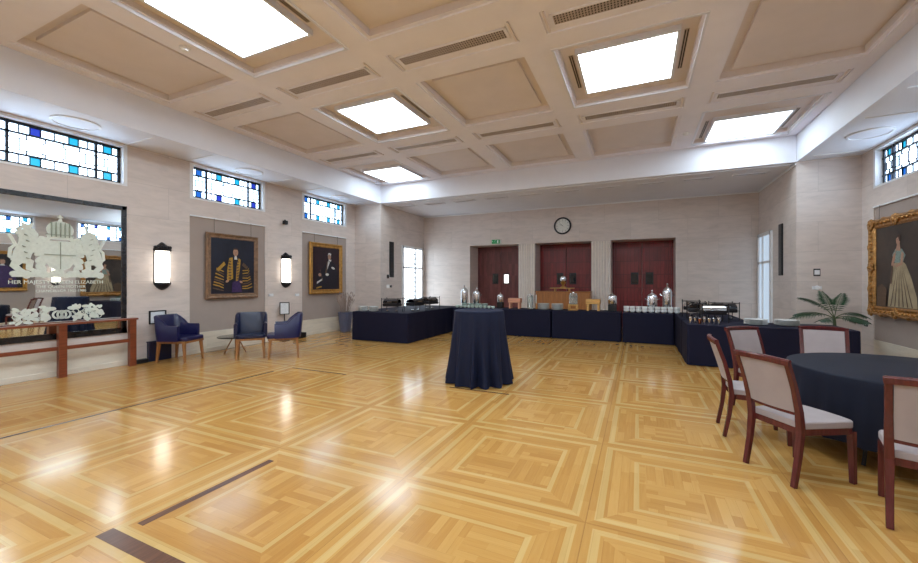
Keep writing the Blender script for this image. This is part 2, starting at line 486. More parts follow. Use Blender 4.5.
# coffered ceiling
CX = [-6.51, -4.39, -2.27, -0.15, 1.97]
CY = [9.31, 6.23, 3.15, 0.07, -3.01, -6.09]
HX, HY = 0.885, 0.96
VY = [7.77, 4.70, 1.61, -1.47, -4.55]
w = MB()
holes = []
xs = [BL] + [(CX[i] + CX[i + 1]) / 2 for i in range(4)] + [BR]
def ring(x0, x1, y0, y1, a0, a1, b0, b1, z, zt, mi=0, mt=0):
    w.quad((x0, y0, z), (x1, y0, z), (x1, b0, z), (x0, b0, z), mi); w.quad((x0, b1, z), (x1, b1, z), (x1, y1, z), (x0, y1, z), mi)
    w.quad((x0, b0, z), (a0, b0, z), (a0, b1, z), (x0, b1, z), mi); w.quad((a1, b0, z), (x1, b0, z), (x1, b1, z), (a1, b1, z), mi)
    w.quad((a0, b0, z), (a1, b0, z), (a1, b0, zt), (a0, b0, zt), mt); w.quad((a0, b1, z), (a1, b1, z), (a1, b1, zt), (a0, b1, zt), mt)
    w.quad((a0, b0, z), (a0, b1, z), (a0, b1, zt), (a0, b0, zt), mt); w.quad((a1, b0, z), (a1, b1, z), (a1, b1, zt), (a1, b0, zt), mt)
LAMPS = {(0, 0), (4, 0), (1, 1), (3, 1), (1, 2), (3, 2), (1, 3), (3, 3), (1, 4), (3, 4), (0, 5), (4, 5)}
ye = YP
for j, cy in enumerate(CY):
    y_hi = cy + HY + 0.22 if j else YP
    y_lo = cy - HY - 0.22
    for i, cx in enumerate(CX):
        x0, x1 = xs[i], xs[i + 1]
        lamp = (i, j) in LAMPS
        deep = 0.10 if lamp else 0.12
        # rim moulding: two small steps, then the recess
        ring(x0, x1, y_lo, y_hi, cx - HX, cx + HX, cy - HY, cy + HY, ZC, ZC + 0.025)
        ring(cx - HX, cx + HX, cy - HY, cy + HY, cx - HX + 0.05, cx + HX - 0.05, cy - HY + 0.05, cy + HY - 0.05, ZC + 0.025, ZC + deep, 0, 1)
        a0, a1, b0, b1 = cx - HX + 0.05, cx + HX - 0.05, cy - HY + 0.05, cy + HY - 0.05
        z = ZC + deep
        if lamp:
            w.quad((a0, b0, z), (a1, b0, z), (a1, b1, z), (a0, b1, z), 1)
        else:
            # raised inner panel with a channel round it
            e = 0.14
            ring(a0, a1, b0, b1, a0 + e, a1 - e, b0 + e, b1 - e, z, z - 0.045, 1, 1)
            w.quad((a0 + e, b0 + e, z - 0.045), (a1 - e, b0 + e, z - 0.045), (a1 - e, b1 - e, z - 0.045), (a0 + e, b1 - e, z - 0.045), 1)
    if j < 5:
        vy = VY[j]; y1, y0 = y_lo, CY[j + 1] + HY + 0.22
        for i, cx in enumerate(CX):
            ring(xs[i], xs[i + 1], y0, y1, cx - HX, cx + HX, vy - 0.225, vy + 0.225, ZC, ZC + 0.02)
            w.quad((cx - HX, vy - 0.225, ZC + 0.02), (cx + HX, vy - 0.225, ZC + 0.02), (cx + HX, vy + 0.225, ZC + 0.02), (cx - HX, vy + 0.225, ZC + 0.02))
    else:
        w.quad((BL, YF, ZC), (BR, YF, ZC), (BR, y_lo, ZC), (BL, y_lo, ZC))
struct(w.build('ceiling', [M['ceil'], M['panel']]))
struct(MB().box(XL - 0.4, XR + 0.4, YF - 0.3, YB + 1.4, 4.9, 5.0).build('ceiling_slab', M['ceil']))

# floor border inlays of dark walnut
k = 3
for x0, x1, y0, y1 in [(-2.90, -2.84, 1.42, 2.40), (-2.98, -2.2, 1.24, 1.33), (-5.71, -5.67, 0.6, 4.80), (-5.60, -4.40, 5.11, 5.14),
                       (-2.5, -1.6, 5.13, 5.155), (-3.3, -2.6, 7.9, 7.93)]:
    struct(MB().box(x0, x1, y0, y1, 0, 0.0015).build('trim_%d' % k, M['walnut'])); k += 1

# ------------------------------------------------------------------ leaded windows
def window(idx, x, sgn, c):
    HI = 1.01 if (sgn < 0 and abs(c - 3.04) < 0.1) else HB
    y0, y1, z0, z1 = c - 0.84, c + HI - 0.06, 3.335, 4.01
    wd, ht = y1 - y0, z1 - z0
    xg = x + sgn * 0.13
    fr = MB()
    def bx(a, b, p, q, r, s_, m=fr, mi=0):
        xa, xb = x + sgn * a, x + sgn * b
        m.box(min(xa, xb), max(xa, xb), p, q, r, s_, mi)
    # white reveal
    bx(-0.005, 0.2, c - HB, y0, 3.30, 4.055); bx(-0.005, 0.2, y1, c + HI, 3.30, 4.055)
    bx(-0.005, 0.2, y0, y1, 3.30, z0); bx(-0.005, 0.2, y0, y1, z1, 4.055)
    f = struct(fr.build('window_%d' % idx, M['white']))
    ld = MB(); pn = MB()
    t = 0.045
    for q in ((y0, y1, z0, z0 + t), (y0, y1, z1 - t, z1), (y0, y0 + t, z0, z1), (y1 - t, y1, z0, z1)): bx(0.10, 0.15, *q, ld)
    ya, yb = y0 + 0.2 * wd, y1 - 0.2 * wd; za, zb = z0 + 0.25 * ht, z1 - 0.25 * ht
    for q in ((y0, y1, za - 0.008, za + 0.022), (y0, y1, zb - 0.022, zb + 0.008), (ya - 0.018, ya + 0.018, z0, z1), (yb - 0.018, yb + 0.018, z0, z1)): bx(0.09, 0.145, *q, ld)
    R = random.Random(idx)
    def pane(p, q, r, s_, mi):
        pn.quad((xg, p, r), (xg, q, r), (xg, q, s_), (xg, p, s_), mi)
    def rowcut(p, q, r, s_, cuts, blues):
        cs = [p] + [y0 + wd * u for u in cuts] + [q]
        for i in range(len(cs) - 1):
            m_ = (cs[i] + cs[i + 1]) / 2; fr_ = (m_ - y0) / wd
            mi = 0 if R.random() < 0.7 else 1
            for bl in blues:
                if abs(fr_ - bl) < 0.035: mi = R.choice([2, 3, 4, 3])
            pane(cs[i], cs[i + 1], r, s_, mi)
            if i: bx(0.11, 0.14, cs[i] - 0.007, cs[i] + 0.007, r, s_, ld)
    bl = [0.105, 0.375, 0.635, 0.895]
    cuts = [0.07, 0.14, 0.2, 0.27, 0.34, 0.41, 0.5, 0.6, 0.67, 0.74, 0.8, 0.86, 0.93]
    rowcut(y0, y1, z0, za, cuts, bl); rowcut(y0, y1, zb, z1, cuts, bl)
    # centre: brickwork of panes in three rows
    hh = (zb - za)
    for (p, q, cc) in ((y0, ya, [0.1]), (yb, y1, [0.9])):
        for r in range(3):
            rr = [0, 0.3, 0.7, 1]
            rowcut(p, q, za + hh * rr[r], za + hh * rr[r + 1], cc if r != 1 else [cc[0] - 0.03, cc[0] + 0.05], [])
            if r: bx(0.115, 0.14, p, q, za + hh * rr[r] - 0.0065, za + hh * rr[r] + 0.0065, ld)
    for r in range(3):
        rr = [0, 0.24, 0.76, 1]
        n = [5, 4, 5][r]
        off = [0, 0.5, 0][r]
        cc = [0.2 + 0.6 * (i + off) / n for i in range(0 if off else 1, n)]
        rowcut(ya, yb, za + hh * rr[r], za + hh * rr[r + 1], cc, [])
        if r: bx(0.115, 0.14, ya, yb, za + hh * rr[r] - 0.0065, za + hh * rr[r] + 0.0065, ld)
    pn.build('pane', [M['winA'], M['winB'], M['winC'], M['winD'], M['winE']], f)
    ld.build('leading', M['lead'], f)
    return f
wi = 1
for c in BAYS:
    window(wi, XL, -1, c); wi += 1
for c in BAYS:
    window(wi, XR, 1, c); wi += 1

# tall glazed doors in the alcove side walls
def side_door(idx, x, sgn, y0, y1, z1, glass, leads):
    f = MB()
    def bx(m, a, b, p, q, r, s_):
        xa, xb = x + sgn * a, x + sgn * b
        m.box(min(xa, xb), max(xa, xb), p, q, r, s_)
    t = 0.09; zm = z1 - 0.78
    for q in ((y0, y0 + t, 0, z1), (y1 - t, y1, 0, z1), (y0, y1, z1 - t, z1), (y0, y1, zm - 0.03, zm + 0.03), (y0, y1, 0, 0.2)):
        bx(f, -0.05, 0.0, *q)
    ym = y0 + (y1 - y0) * 0.62
    bx(f, -0.05, 0.0, ym - 0.03, ym + 0.03, 0, z1)
    o = struct(f.build('window_%d' % idx, M['white'], bevel=0.004))
    g_ = MB(); bx(g_, -0.02, -0.012, y0 + t, y1 - t, 0.2, z1 - t)
    g_.build('pane', glass, o)
    if leads:
        l = MB()
        n = 9
        for i in range(1, n): bx(l, -0.026, -0.02, y0 + t, y1 - t, 0.2 + (z1 - 0.3) * i / n - 0.006, 0.2 + (z1 - 0.3) * i / n + 0.006)
        for i in range(1, 7):
            y = y0 + t + (y1 - y0 - 2 * t) * i / 7
            bx(l, -0.026, -0.02, y - 0.006, y + 0.006, 0.2, z1 - t)
        for i in range(14):
            bx(l, -0.03, -0.02, ym - 0.09 - 0.03 * (i % 2), ym - 0.02, 0.3 + i * 0.17, 0.36 + i * 0.17)
        bx(l, -0.035, -0.02, y0 + t, ym - 0.2, 1.14, 1.18)
        l.build('leading', M['lead'], o)
side_door(13, BL, -1, 11.72, 13.14, 2.82, M['dayglass'], True)
side_door(14, BR, 1, 12.08, 13.22, 2.82, M['dimglass'], False)

# ------------------------------------------------------------------ panelled double doors
for k, (a, b) in enumerate(DO):
    m_ = (a + b) / 2
    wood_m = M['doorL'] if k == 0 else M['doorR']
    f = MB()
    f.box(a, a + 0.05, YD - 0.1, YD, 0, ZD); f.box(b - 0.05, b, YD - 0.1, YD, 0, ZD); f.box(a, b, YD - 0.1, YD, ZD - 0.05, ZD)
    d = struct(f.build('door_%d' % (k + 1), wood_m))
    for s_ in (0, 1):
        x0, x1 = (a + 0.055, m_ - 0.006) if s_ == 0 else (m_ + 0.006, b - 0.055)
        l = MB(); l.box(x0, x1, YD - 0.06, YD - 0.01, 0.01, ZD - 0.055)
        l.box(x0, x0 + 0.05, YD - 0.068, YD - 0.06, 0.01, ZD - 0.055); l.box(x1 - 0.05, x1, YD - 0.068, YD - 0.06, 0.01, ZD - 0.055)
        lf = l.build('door_leaf', wood_m, d, bevel=0.002)
        px = m_ - 0.22 if s_ == 0 else m_ + 0.22
        v = MB(); v.box(px - 0.115, px + 0.115, YD - 0.085, YD - 0.068, 1.44, 1.84)
        v.build('vision_frame', M['black'], lf, bevel=0.004)
        v = MB(); v.box(px - 0.085, px + 0.085, YD - 0.088, YD - 0.085, 1.48, 1.80)
        v.build('vision_pane', M['visionlit'] if (k == 0 and s_ == 1) else M['blackgloss'], lf)
    # a dark skirting ledge
# dark lining of the recess ceiling
# ------------------------------------------------------------------ ceiling fittings
NAMES_R = ['far', 'second', 'near']
colw = ['window-side', 'second-from-left', 'middle', 'second-from-right', 'right-hand']
for (i, j) in sorted(LAMPS, key=lambda q: (q[1], q[0])):
    if j > 3: pass
    lab = {(0, 0): 'square white ceiling light at the far left corner of the coffers', (4, 0): 'square white ceiling light at the far right corner of the coffers',
           (1, 1): 'square white ceiling light over the left half of the room, smaller looking one', (3, 1): 'square white ceiling light in the upper right with a dark slot beside it',
           (1, 2): 'largest looking square ceiling light at the upper left', (3, 2): 'square ceiling light nearly overhead, above the photo edge'}.get((i, j))
    if lab is None: lab = 'added unseen square ceiling light %s the viewpoint, on the %s' % ({3: 'just behind', 4: 'well behind', 5: 'farthest behind'}[j], 'left' if i < 2 else 'right')  # rows behind the viewpoint are unseen, laid out to light the room
    t = thing('ceiling_light', lab, 'ceiling light', (CX[i], CY[j] + (0.32 if j == 0 else -0.04), ZC + 0.1), 0, 'square ceiling lights')
    dy = -(0.32 if j == 0 else -0.04)
    f = MB()
    hx = 0.60
    for s_ in (-1, 1):
        f.box(-hx - 0.04, hx + 0.04, s_ * (hx + 0.02) - 0.02, s_ * (hx + 0.02) + 0.02, -0.075, 0)
        f.box(s_ * (hx + 0.02) - 0.02, s_ * (hx + 0.02) + 0.02, -hx, hx, -0.075, 0)
    f.build('frame', M['beam'], t)
    MB().box(-hx, hx, -hx, hx, -0.07, -0.01).build('diffuser', M['lampdim' if j == 0 else 'lamp'], t)
    f = MB()
    for s_ in (-1, 1):
        f.box(-HX - 0.02, HX + 0.02, dy + s_ * HY - 0.015, dy + s_ * HY + 0.015, -0.115, -0.06)
        f.box(s_ * HX - 0.015, s_ * HX + 0.015, dy - HY, dy + HY, -0.115, -0.06)
    f.build('edge_highlight_bead', M['beam'], t)  # pale bead added round the coffer opening, imitates its bright edge highlights
    for s_ in (-1, 1):
        f = MB(); c_ = s_ * (hx + 0.115)
        f.box(c_ - 0.03, c_ + 0.03, -0.5, 0.5, -0.008, 0); sl = f.build('air_slot', M['grille'], t)
        f = MB()
        for e in (-0.015, 0.015): f.box(c_ + e - 0.007, c_ + e + 0.007, -0.49, 0.49, -0.0095, -0.008)
        f.build('slot_opening', M['ventdark'], sl)

vent0 = None
for j in (0, 1, 2):
    for i in range(5):
        lab = 'long perforated ceiling vent strip in the %s coffer column, %s row' % (colw[i], ['far', 'middle', 'nearest'][j])
        if vent0 is None:
            vent0 = thing('ceiling_vent', lab, 'vent', (CX[i], VY[j], ZC + 0.02), 0, 'ceiling vents')
            MB().box(-0.76, 0.76, -0.085, 0.085, -0.006, 0).build('backing', M['ventdark'], vent0)
            g_ = MB()
            g_.box(-0.80, 0.80, -0.115, -0.085, -0.014, 0); g_.box(-0.80, 0.80, 0.085, 0.115, -0.014, 0)
            g_.box(-0.80, -0.76, -0.115, 0.115, -0.014, 0); g_.box(0.76, 0.80, -0.115, 0.115, -0.014, 0)
            g_.build('frame', M['ceil'], vent0)
            g_ = MB()
            n = 44
            for q in range(n + 1):
                x = -0.76 + 1.52 * q / n; g_.box(x - 0.0095, x + 0.0095, -0.085, 0.085, -0.012, -0.006)
            for q in range(5):
                y = -0.085 + 0.17 * q / 4; g_.box(-0.76, 0.76, y - 0.006, y + 0.006, -0.012, -0.007)
            g_.build('grille', M['grille'], vent0)
            for s_ in (-1, 1):
                g_ = MB(); g_.box(s_ * 0.845 - 0.012, s_ * 0.845 + 0.012, -0.2, 0.2, -0.02, 0)
                g_.build('end_moulding', M['panel'], vent0)
        else:
            copy_tree(vent0, (CX[i], VY[j], ZC + 0.02), 0, lab)
for k, x in enumerate([-6.95, -5.915, -4.88, -3.845, -2.81, -1.775, -0.74, 0.295, 1.33, 2.37]):
    t = thing('slot_vent', 'thin slot vent in the alcove ceiling above the buffet, number %s from the left' % ['one', 'two', 'three', 'four', 'five', 'six', 'seven', 'eight', 'nine', 'ten'][k], 'vent', (x, 11.1, 4.04), 0, 'alcove slot vents')
    m_ = MB()
    for s_ in (-1, 1): m_.box(-0.32, 0.32, s_ * 0.07 - 0.025, s_ * 0.07 + 0.025, -0.02, 0)
    m_.box(-0.34, -0.30, -0.095, 0.095, -0.02, 0); m_.box(0.30, 0.34, -0.095, 0.095, -0.02, 0)
    m_.build('frame', M['beam'], t)
    MB().box(-0.30, 0.30, -0.045, 0.045, -0.004, 0).build('slot', M['ventdark'], t)
def detector(x, y, lab):
    m_ = MB((x, y, ZC)); m_.lathe([(0.065, 0), (0.065, -0.018), (0.045, -0.03), (0.04, -0.045), (0.001, -0.05)], (x, y, ZC), 20)
    tag(m_.build('smoke_detector', M['white'], smooth=True), lab, 'smoke detector')
detector(-5.45, 3.21, 'small round white smoke detector beside the largest ceiling light')
detector(0.91, 9.39, 'small round white detector near the far right ceiling light')
def disc(x, y, lab):
    t = thing('ceiling_speaker', lab, 'ceiling speaker', (x, y, ZS), 0, 'round soffit speakers')
    m_ = MB(); m_.lathe([(0.30, 0), (0.30, -0.014), (0.27, -0.02), (0.27, -0.006)], (0, 0, 0), 32); m_.build('rim', M['white'], t, smooth=True)
    m_ = MB(); m_.lathe([(0.27, -0.008), (0.001, -0.010)], (0, 0, 0), 32); m_.build('cover', M['beam'], t, smooth=True)
disc(-8.15, 3.15, 'round flush disc in the soffit above the leftmost window')
disc(-8.15, 6.2, 'round flush disc in the soffit above the middle window')
disc(-8.15, 9.2, 'round flush disc in the soffit above the farthest left window')
disc(3.60, 9.0, 'round flush disc in the right-hand soffit')

# ------------------------------------------------------------------ wall mirror with etched arms
mt = thing('wall_mirror', 'huge dark-framed wall mirror etched with a pale royal coat of arms', 'mirror', (XL, 3.06, 0.6))
OY, OZ = 3.06, 0.6
y0, y1, z0, z1 = 2.07 - OY, 4.03 - OY, 0.0, 2.32
f = MB(); t = 0.075
for q in ((y0, y1, z0, z0 + 0.10), (y0, y1, z1 - t, z1), (y0, y0 + t, z0, z1), (y1 - t, y1, z0, z1)): f.box(0, 0.03, *q)
f.build('frame', M['mirframe'], mt, bevel=0.004)
gm = MB(); gm.box(0.0, 0.012, y0 + t, y1 - t, z0 + 0.10, z1 - t)
gm.build('glass', M['mirror'], mt)
f = MB()
for y in (y0 + 0.11, y1 - 0.11): f.lathe([(0.02, 0), (0.02, 0.01)], (0, 0, 0), 12)
EF = lambda u, v, w_: (0.012 + w_, u - OY, v - OZ)
def ell(cx, cz, rx, rz, n=18, a=0):
    return [(cx + rx * cos(2 * pi * i / n) * cos(a) - rz * sin(2 * pi * i / n) * sin(a), cz + rx * cos(2 * pi * i / n) * sin(a) + rz * sin(2 * pi * i / n) * cos(a)) for i in range(n)]
class Etch(MB):
    k = 0
    def prism(s, poly, fn, t, mi=0):
        s.k += 1
        return MB.prism(s, poly, fn, t + 0.00012 * s.k, mi)
em = Etch(); T = 0.003
C0 = 3.12
# shield with helm and crown
em.prism([(C0 - 0.17, 2.20), (C0 + 0.17, 2.20), (C0 + 0.21, 2.10), (C0 + 0.20, 1.90), (C0 + 0.12, 1.76), (C0, 1.70), (C0 - 0.12, 1.76), (C0 - 0.20, 1.90), (C0 - 0.21, 2.10)], EF, T)
em.prism(ell(C0, 2.38, 0.17, 0.14, 28), EF, T)
em.prism([(C0 - 0.15, 2.22), (C0 + 0.15, 2.22), (C0 + 0.17, 2.30), (C0 - 0.17, 2.30)], EF, T * 1.3)
em.prism(ell(C0, 2.53, 0.03, 0.03), EF, T); em.prism([(C0 - 0.012, 2.54), (C0 + 0.012, 2.54), (C0 + 0.018, 2.62), (C0 - 0.018, 2.62)], EF, T)
em.prism([(C0 - 0.04, 2.575), (C0 + 0.04, 2.575), (C0 + 0.04, 2.595), (C0 - 0.04, 2.595)], EF, T * 1.2)
# mantling
for s_ in (-1, 1):
    em.prism(ell(C0 + s_ * 0.19, 2.20, 0.09, 0.035, 16, s_ * -0.5), EF, T); em.prism(ell(C0 + s_ * 0.24, 2.10, 0.05, 0.03, 14, s_ * 0.6), EF, T)
def limb(pts, r0, r1):
    """tapered flat limb through points"""
    n = len(pts)
    L, Rr = [], []
    for i, p in enumerate(pts):
        q = pts[min(i + 1, n - 1)]; o_ = pts[max(i - 1, 0)]
        dx, dz = q[0] - o_[0], q[1] - o_[1]; l = hypot(dx, dz) or 1
        r = (r0 + (r1 - r0) * i / (n - 1)) * 1.35
        L.append((p[0] - dz / l * r, p[1] + dx / l * r)); Rr.append((p[0] + dz / l * r, p[1] - dx / l * r))
    for i in range(n - 1):
        em.prism([L[i], L[i + 1], Rr[i + 1], Rr[i]], EF, T)
    em.prism(ell(pts[-1][0], pts[-1][1], r1 * 1.5, r1 * 1.5, 10), EF, T)
for s_ in (-1, 1):       # mantling leaves fill the space round shield and supporters
    for i in range(11):
        a = 0.35 + i * 0.21
        em.prism(ell(C0 + s_ * (0.20 + 0.05 * (i % 2)), 2.22 - 0.048 * i, 0.06, 0.038, 12, s_ * (0.9 - a)), EF, T)
for s_ in (-1, 1):
    B_ = C0 + s_ * 0.40
    q = lambda u, v: (B_ + s_ * u, v)
    # rampant supporter: body leaning towards the shield
    limb([q(0.06, 1.84), q(0.03, 1.98), q(-0.02, 2.12), q(-0.03, 2.26)], 0.075, 0.075)
    em.prism(ell(q(-0.03, 2.32)[0], 2.32, 0.06, 0.065, 16), EF, T)
    limb([q(-0.05, 2.30), q(-0.11, 2.28)], 0.035, 0.022)                       # muzzle
    limb([q(-0.03, 2.20), q(-0.10, 2.17), q(-0.17, 2.22)], 0.032, 0.018)        # upper fore leg
    limb([q(-0.02, 2.08), q(-0.10, 2.02), q(-0.18, 2.05)], 0.032, 0.018)
    limb([q(0.04, 1.88), q(-0.05, 1.84), q(-0.04, 1.74), q(-0.10, 1.71)], 0.045, 0.02)
    limb([q(0.08, 1.86), q(0.12, 1.78), q(0.07, 1.72), q(0.03, 1.70)], 0.045, 0.02)
    limb([q(0.10, 1.86), q(0.17, 1.92), q(0.16, 2.04), q(0.11, 2.10), q(0.15, 2.20), q(0.17, 2.24)], 0.016, 0.016)   # tail
    if s_ < 0:
        for a in range(9): em.prism(ell(q(0.0, 0)[0] + 0.085 * cos(a * 0.7 + 0.5), 2.30 + 0.085 * sin(a * 0.7 + 0.5), 0.03, 0.03, 10), EF, T)   # mane
        em.prism([q(-0.07, 2.38), q(0.03, 2.38), q(0.05, 2.46), q(-0.02, 2.42), q(-0.09, 2.46)], EF, T)   # small crown
    else:
        limb([q(-0.05, 2.37), q(-0.09, 2.50)], 0.012, 0.003)                     # horn
        limb([q(0.02, 2.36), q(0.05, 2.26), q(0.07, 2.16)], 0.02, 0.025)
# compartment scroll
for i in range(17):
    u = 2.60 + 1.04 * i / 16
    em.prism(ell(u, 1.66 + 0.02 * sin(i * 1.9), 0.05, 0.045 + 0.01 * (i % 3), 12), EF, T)
em.prism([(2.57, 1.61), (3.67, 1.61), (3.65, 1.67), (2.59, 1.67)], EF, T)
# engraved shading lines
el = em; T2 = 0.020
for a in range(-2, 3): el.prism(ell(C0 + a * 0.055, 2.38, 0.006, 0.12, 8), EF, T2, 1)
el.box(0.012, 0.033, C0 - 0.17 - OY, C0 + 0.17 - OY, 2.295 - OZ, 2.303 - OZ, 1)
el.box(0.012, 0.033, C0 - 0.004 - OY, C0 + 0.004 - OY, 1.74 - OZ, 2.18 - OZ, 1); el.box(0.012, 0.033, C0 - 0.19 - OY, C0 + 0.19 - OY, 1.97 - OZ, 1.978 - OZ, 1)
for s_ in (-1, 1):
    for a in range(5):
        el.prism(ell(C0 + s_ * (0.38 + 0.02 * (a % 3)), 1.90 + a * 0.09, 0.022, 0.006, 8, 0.5 * s_), EF, T2, 1)
em.build('etched_coat_of_arms', [M['etch'], M['etchline']], mt)
# etched foliage band
fb = Etch(); R = random.Random(3)
for i in range(90):
    u = 2.58 + 1.09 * R.random(); v = 0.90 + 0.24 * R.random()
    if abs(u - 3.14) < 0.16: continue
    fb.prism(ell(u, v, 0.035 + 0.02 * R.random(), 0.018 + 0.01 * R.random(), 10, R.random() * 3), EF, 0.003)
for i in range(24):
    u = 2.62 + 1.0 * i / 23
    c = (u, 1.0 + 0.05 * sin(i * 2.1)); r = 0.032 + 0.012 * R.random()
    if abs(u - 3.14) < 0.13: continue
    fb.sweep([EF(c[0] + r * cos(a * pi / 6), c[1] + r * sin(a * pi / 6), 0.002) for a in range(12)], [(-0.005, -0.002), (0.005, -0.002), (0.005, 0.002), (-0.005, 0.002)], 0, (1, 0, 0), True)
for du in (-0.055, 0.0, 0.055):
    for r in (0.06, 0.045):
        fb.sweep([EF(3.14 + du + r * cos(a * pi / 10), 1.0 + r * 1.1 * sin(a * pi / 10), 0.002) for a in range(20)], [(-0.006, -0.002), (0.006, -0.002), (0.006, 0.002), (-0.006, 0.002)], 0, (1, 0, 0), True)
for du in (-0.12, 0.12): fb.prism(ell(3.14 + du, 1.10, 0.05, 0.032, 14), EF, 0.003)
fb.build('etched_foliage', M['etch'], mt)
def text_obj(body, size, mat, name, parent, mtx, extrude=0.002, align='CENTER'):
    cu = bpy.data.curves.new(name, 'FONT'); cu.body = body; cu.size = size; cu.extrude = extrude; cu.align_x = align
    tmp = bpy.data.objects.new(name, cu); COL.objects.link(tmp)
    dg = bpy.context.evaluated_depsgraph_get()
    me = bpy.data.meshes.new_from_object(tmp.evaluated_get(dg))
    bpy.data.objects.remove(tmp)
    me.name = name; me.transform(mtx); me.materials.clear(); me.materials.append(mat)
    o = bpy.data.objects.new(name, me); COL.objects.link(o); o.parent = parent
    return o
# letters on the plane X = const read towards +Y when seen from inside the room
def on_left(y, z): return Matrix.Translation((0.014, y - OY, z - OZ)) @ Matrix(((0, 0, 1, 0), (1, 0, 0, 0), (0, 1, 0, 0), (0, 0, 0, 1)))
text_obj('HER MAJESTY QUEEN ELIZABETH', 0.078, M['etch'], 'lettering', mt, on_left(3.11, 1.505))
text_obj('THE QUEEN MOTHER', 0.062, M['etch'], 'lettering', mt, on_left(3.14, 1.435))
text_obj('CHANCELLOR 1955-1980', 0.056, M['etch'], 'lettering', mt, on_left(3.14, 1.37))

# rail in front of the mirror
rt = thing('guard_rail', 'varnished wooden rail on square posts in front of the etched mirror', 'rail', (-8.42, 3.06, 0))
m_ = MB(); m_.box(-0.07, 0.07, -1.05, 1.05, 0.84, 0.875); m_.build('top_rail', M['mahog'], rt, bevel=0.006)
m_ = MB(); m_.box(-0.02, 0.02, -1.0, 1.0, 0.44, 0.50); m_.build('mid_rail', M['mahog'], rt, bevel=0.004)
for y in (-1.0, 0.02, 0.98):
    m_ = MB(); m_.box(-0.045, 0.045, y - 0.05, y + 0.05, 0, 0.84); m_.build('post', M['mahog'], rt, bevel=0.005)

# ------------------------------------------------------------------ sconces
def sconce(x, sgn, y, lab):
    t = thing('wall_sconce', lab, 'wall lamp', (x, y, 1.84), 0, 'half-round wall sconces')
    s_ = 1 if sgn < 0 else -1
    a0 = -pi / 2 if s_ > 0 else pi / 2
    g_ = MB(); g_.lathe([(0.125, -0.34), (0.13, -0.2), (0.13, 0.2), (0.125, 0.32)], (0, 0, 0), 24, 0, a0, a0 + pi)
    g_.build('lamp_glass', M['sconce'], t, smooth=True)
    c = MB(); c.lathe([(0.145, 0.30), (0.16, 0.33), (0.14, 0.36), (0.11, 0.40), (0.06, 0.44), (0.03, 0.47), (0.005, 0.48)], (0, 0, 0), 24, 0, a0, a0 + pi)
    for q in range(7):
        a = a0 + pi * (q + 0.5) / 7; c.ball((0.135 * cos(a), 0.135 * sin(a), 0.375), 0.03, 6)
    c.build('cap', M['iron'], t, smooth=True)
    c = MB(); c.lathe([(0.145, -0.32), (0.15, -0.35), (0.13, -0.38), (0.10, -0.42), (0.05, -0.455), (0.005, -0.47)], (0, 0, 0), 24, 0, a0, a0 + pi)
    c.build('base_cup', M['iron'], t, smooth=True)
    c = MB(); c.box(min(0, s_ * 0.008), max(0, s_ * 0.008), -0.15, 0.15, -0.34, 0.34); c.build('back_plate', M['iron'], t)
sconce(XL, -1, 4.63, 'lit half-round wall sconce between the mirror and the first portrait')
sconce(XL, -1, 7.63, 'lit half-round wall sconce between the two robed portraits')
sconce(XR, 1, 7.58, 'lit half-round wall sconce on the right wall, seen in the mirror')
sconce(XR, 1, 4.57, 'lit half-round wall sconce on the right wall nearer the viewpoint')

# ------------------------------------------------------------------ portraits
def frame_rect(m, hy, hz, w, d, sgn, wav=0.0, mi=0, n=1):
    """profiled frame in the plane X=0, half sizes hy,hz (outer), width w, depth d towards sgn"""
    prof = [(0, 0), (0.0, 0.7), (0.18, 1.0), (0.42, 0.75), (0.6, 0.55), (0.82, 0.7), (1.0, 0.35), (1.0, 0)]
    cs = [(-hy, -hz), (hy, -hz), (hy, hz), (-hy, hz)]
    for s_ in range(4):
        a, b = cs[s_], cs[(s_ + 1) % 4]
        dy, dz = b[0] - a[0], b[1] - a[1]; L = hypot(dy, dz); ty, tz = dy / L, dz / L
        ny, nz = -tz, ty
        rows = []
        for i in range(n + 1):
            u = i / n; row = []
            for (e, h) in prof:
                ee = e * w
                x = h * d
                base = ee + (u * L - 2 * u * ee)            # mitre
                wob = wav * (sin(u * L * 16) * 0.5 + sin(u * L * 31) * 0.3) if wav and 0.04 < u < 0.96 else 0
                off = ee - (wob if e < 0.5 else 0)
                row.append((sgn * (x + (abs(wob) * 0.6 if h > 0.5 else 0)), a[0] + ty * base + ny * off, a[1] + tz * base + nz * off))
            rows.append(row)
        k = len(prof)
        vs = [p for r in rows for p in r]
        fs = [(i * k + q, i * k + q + 1, (i + 1) * k + q + 1, (i + 1) * k + q) for i in range(n) for q in range(k - 1)]
        m.add(vs, fs, mi)

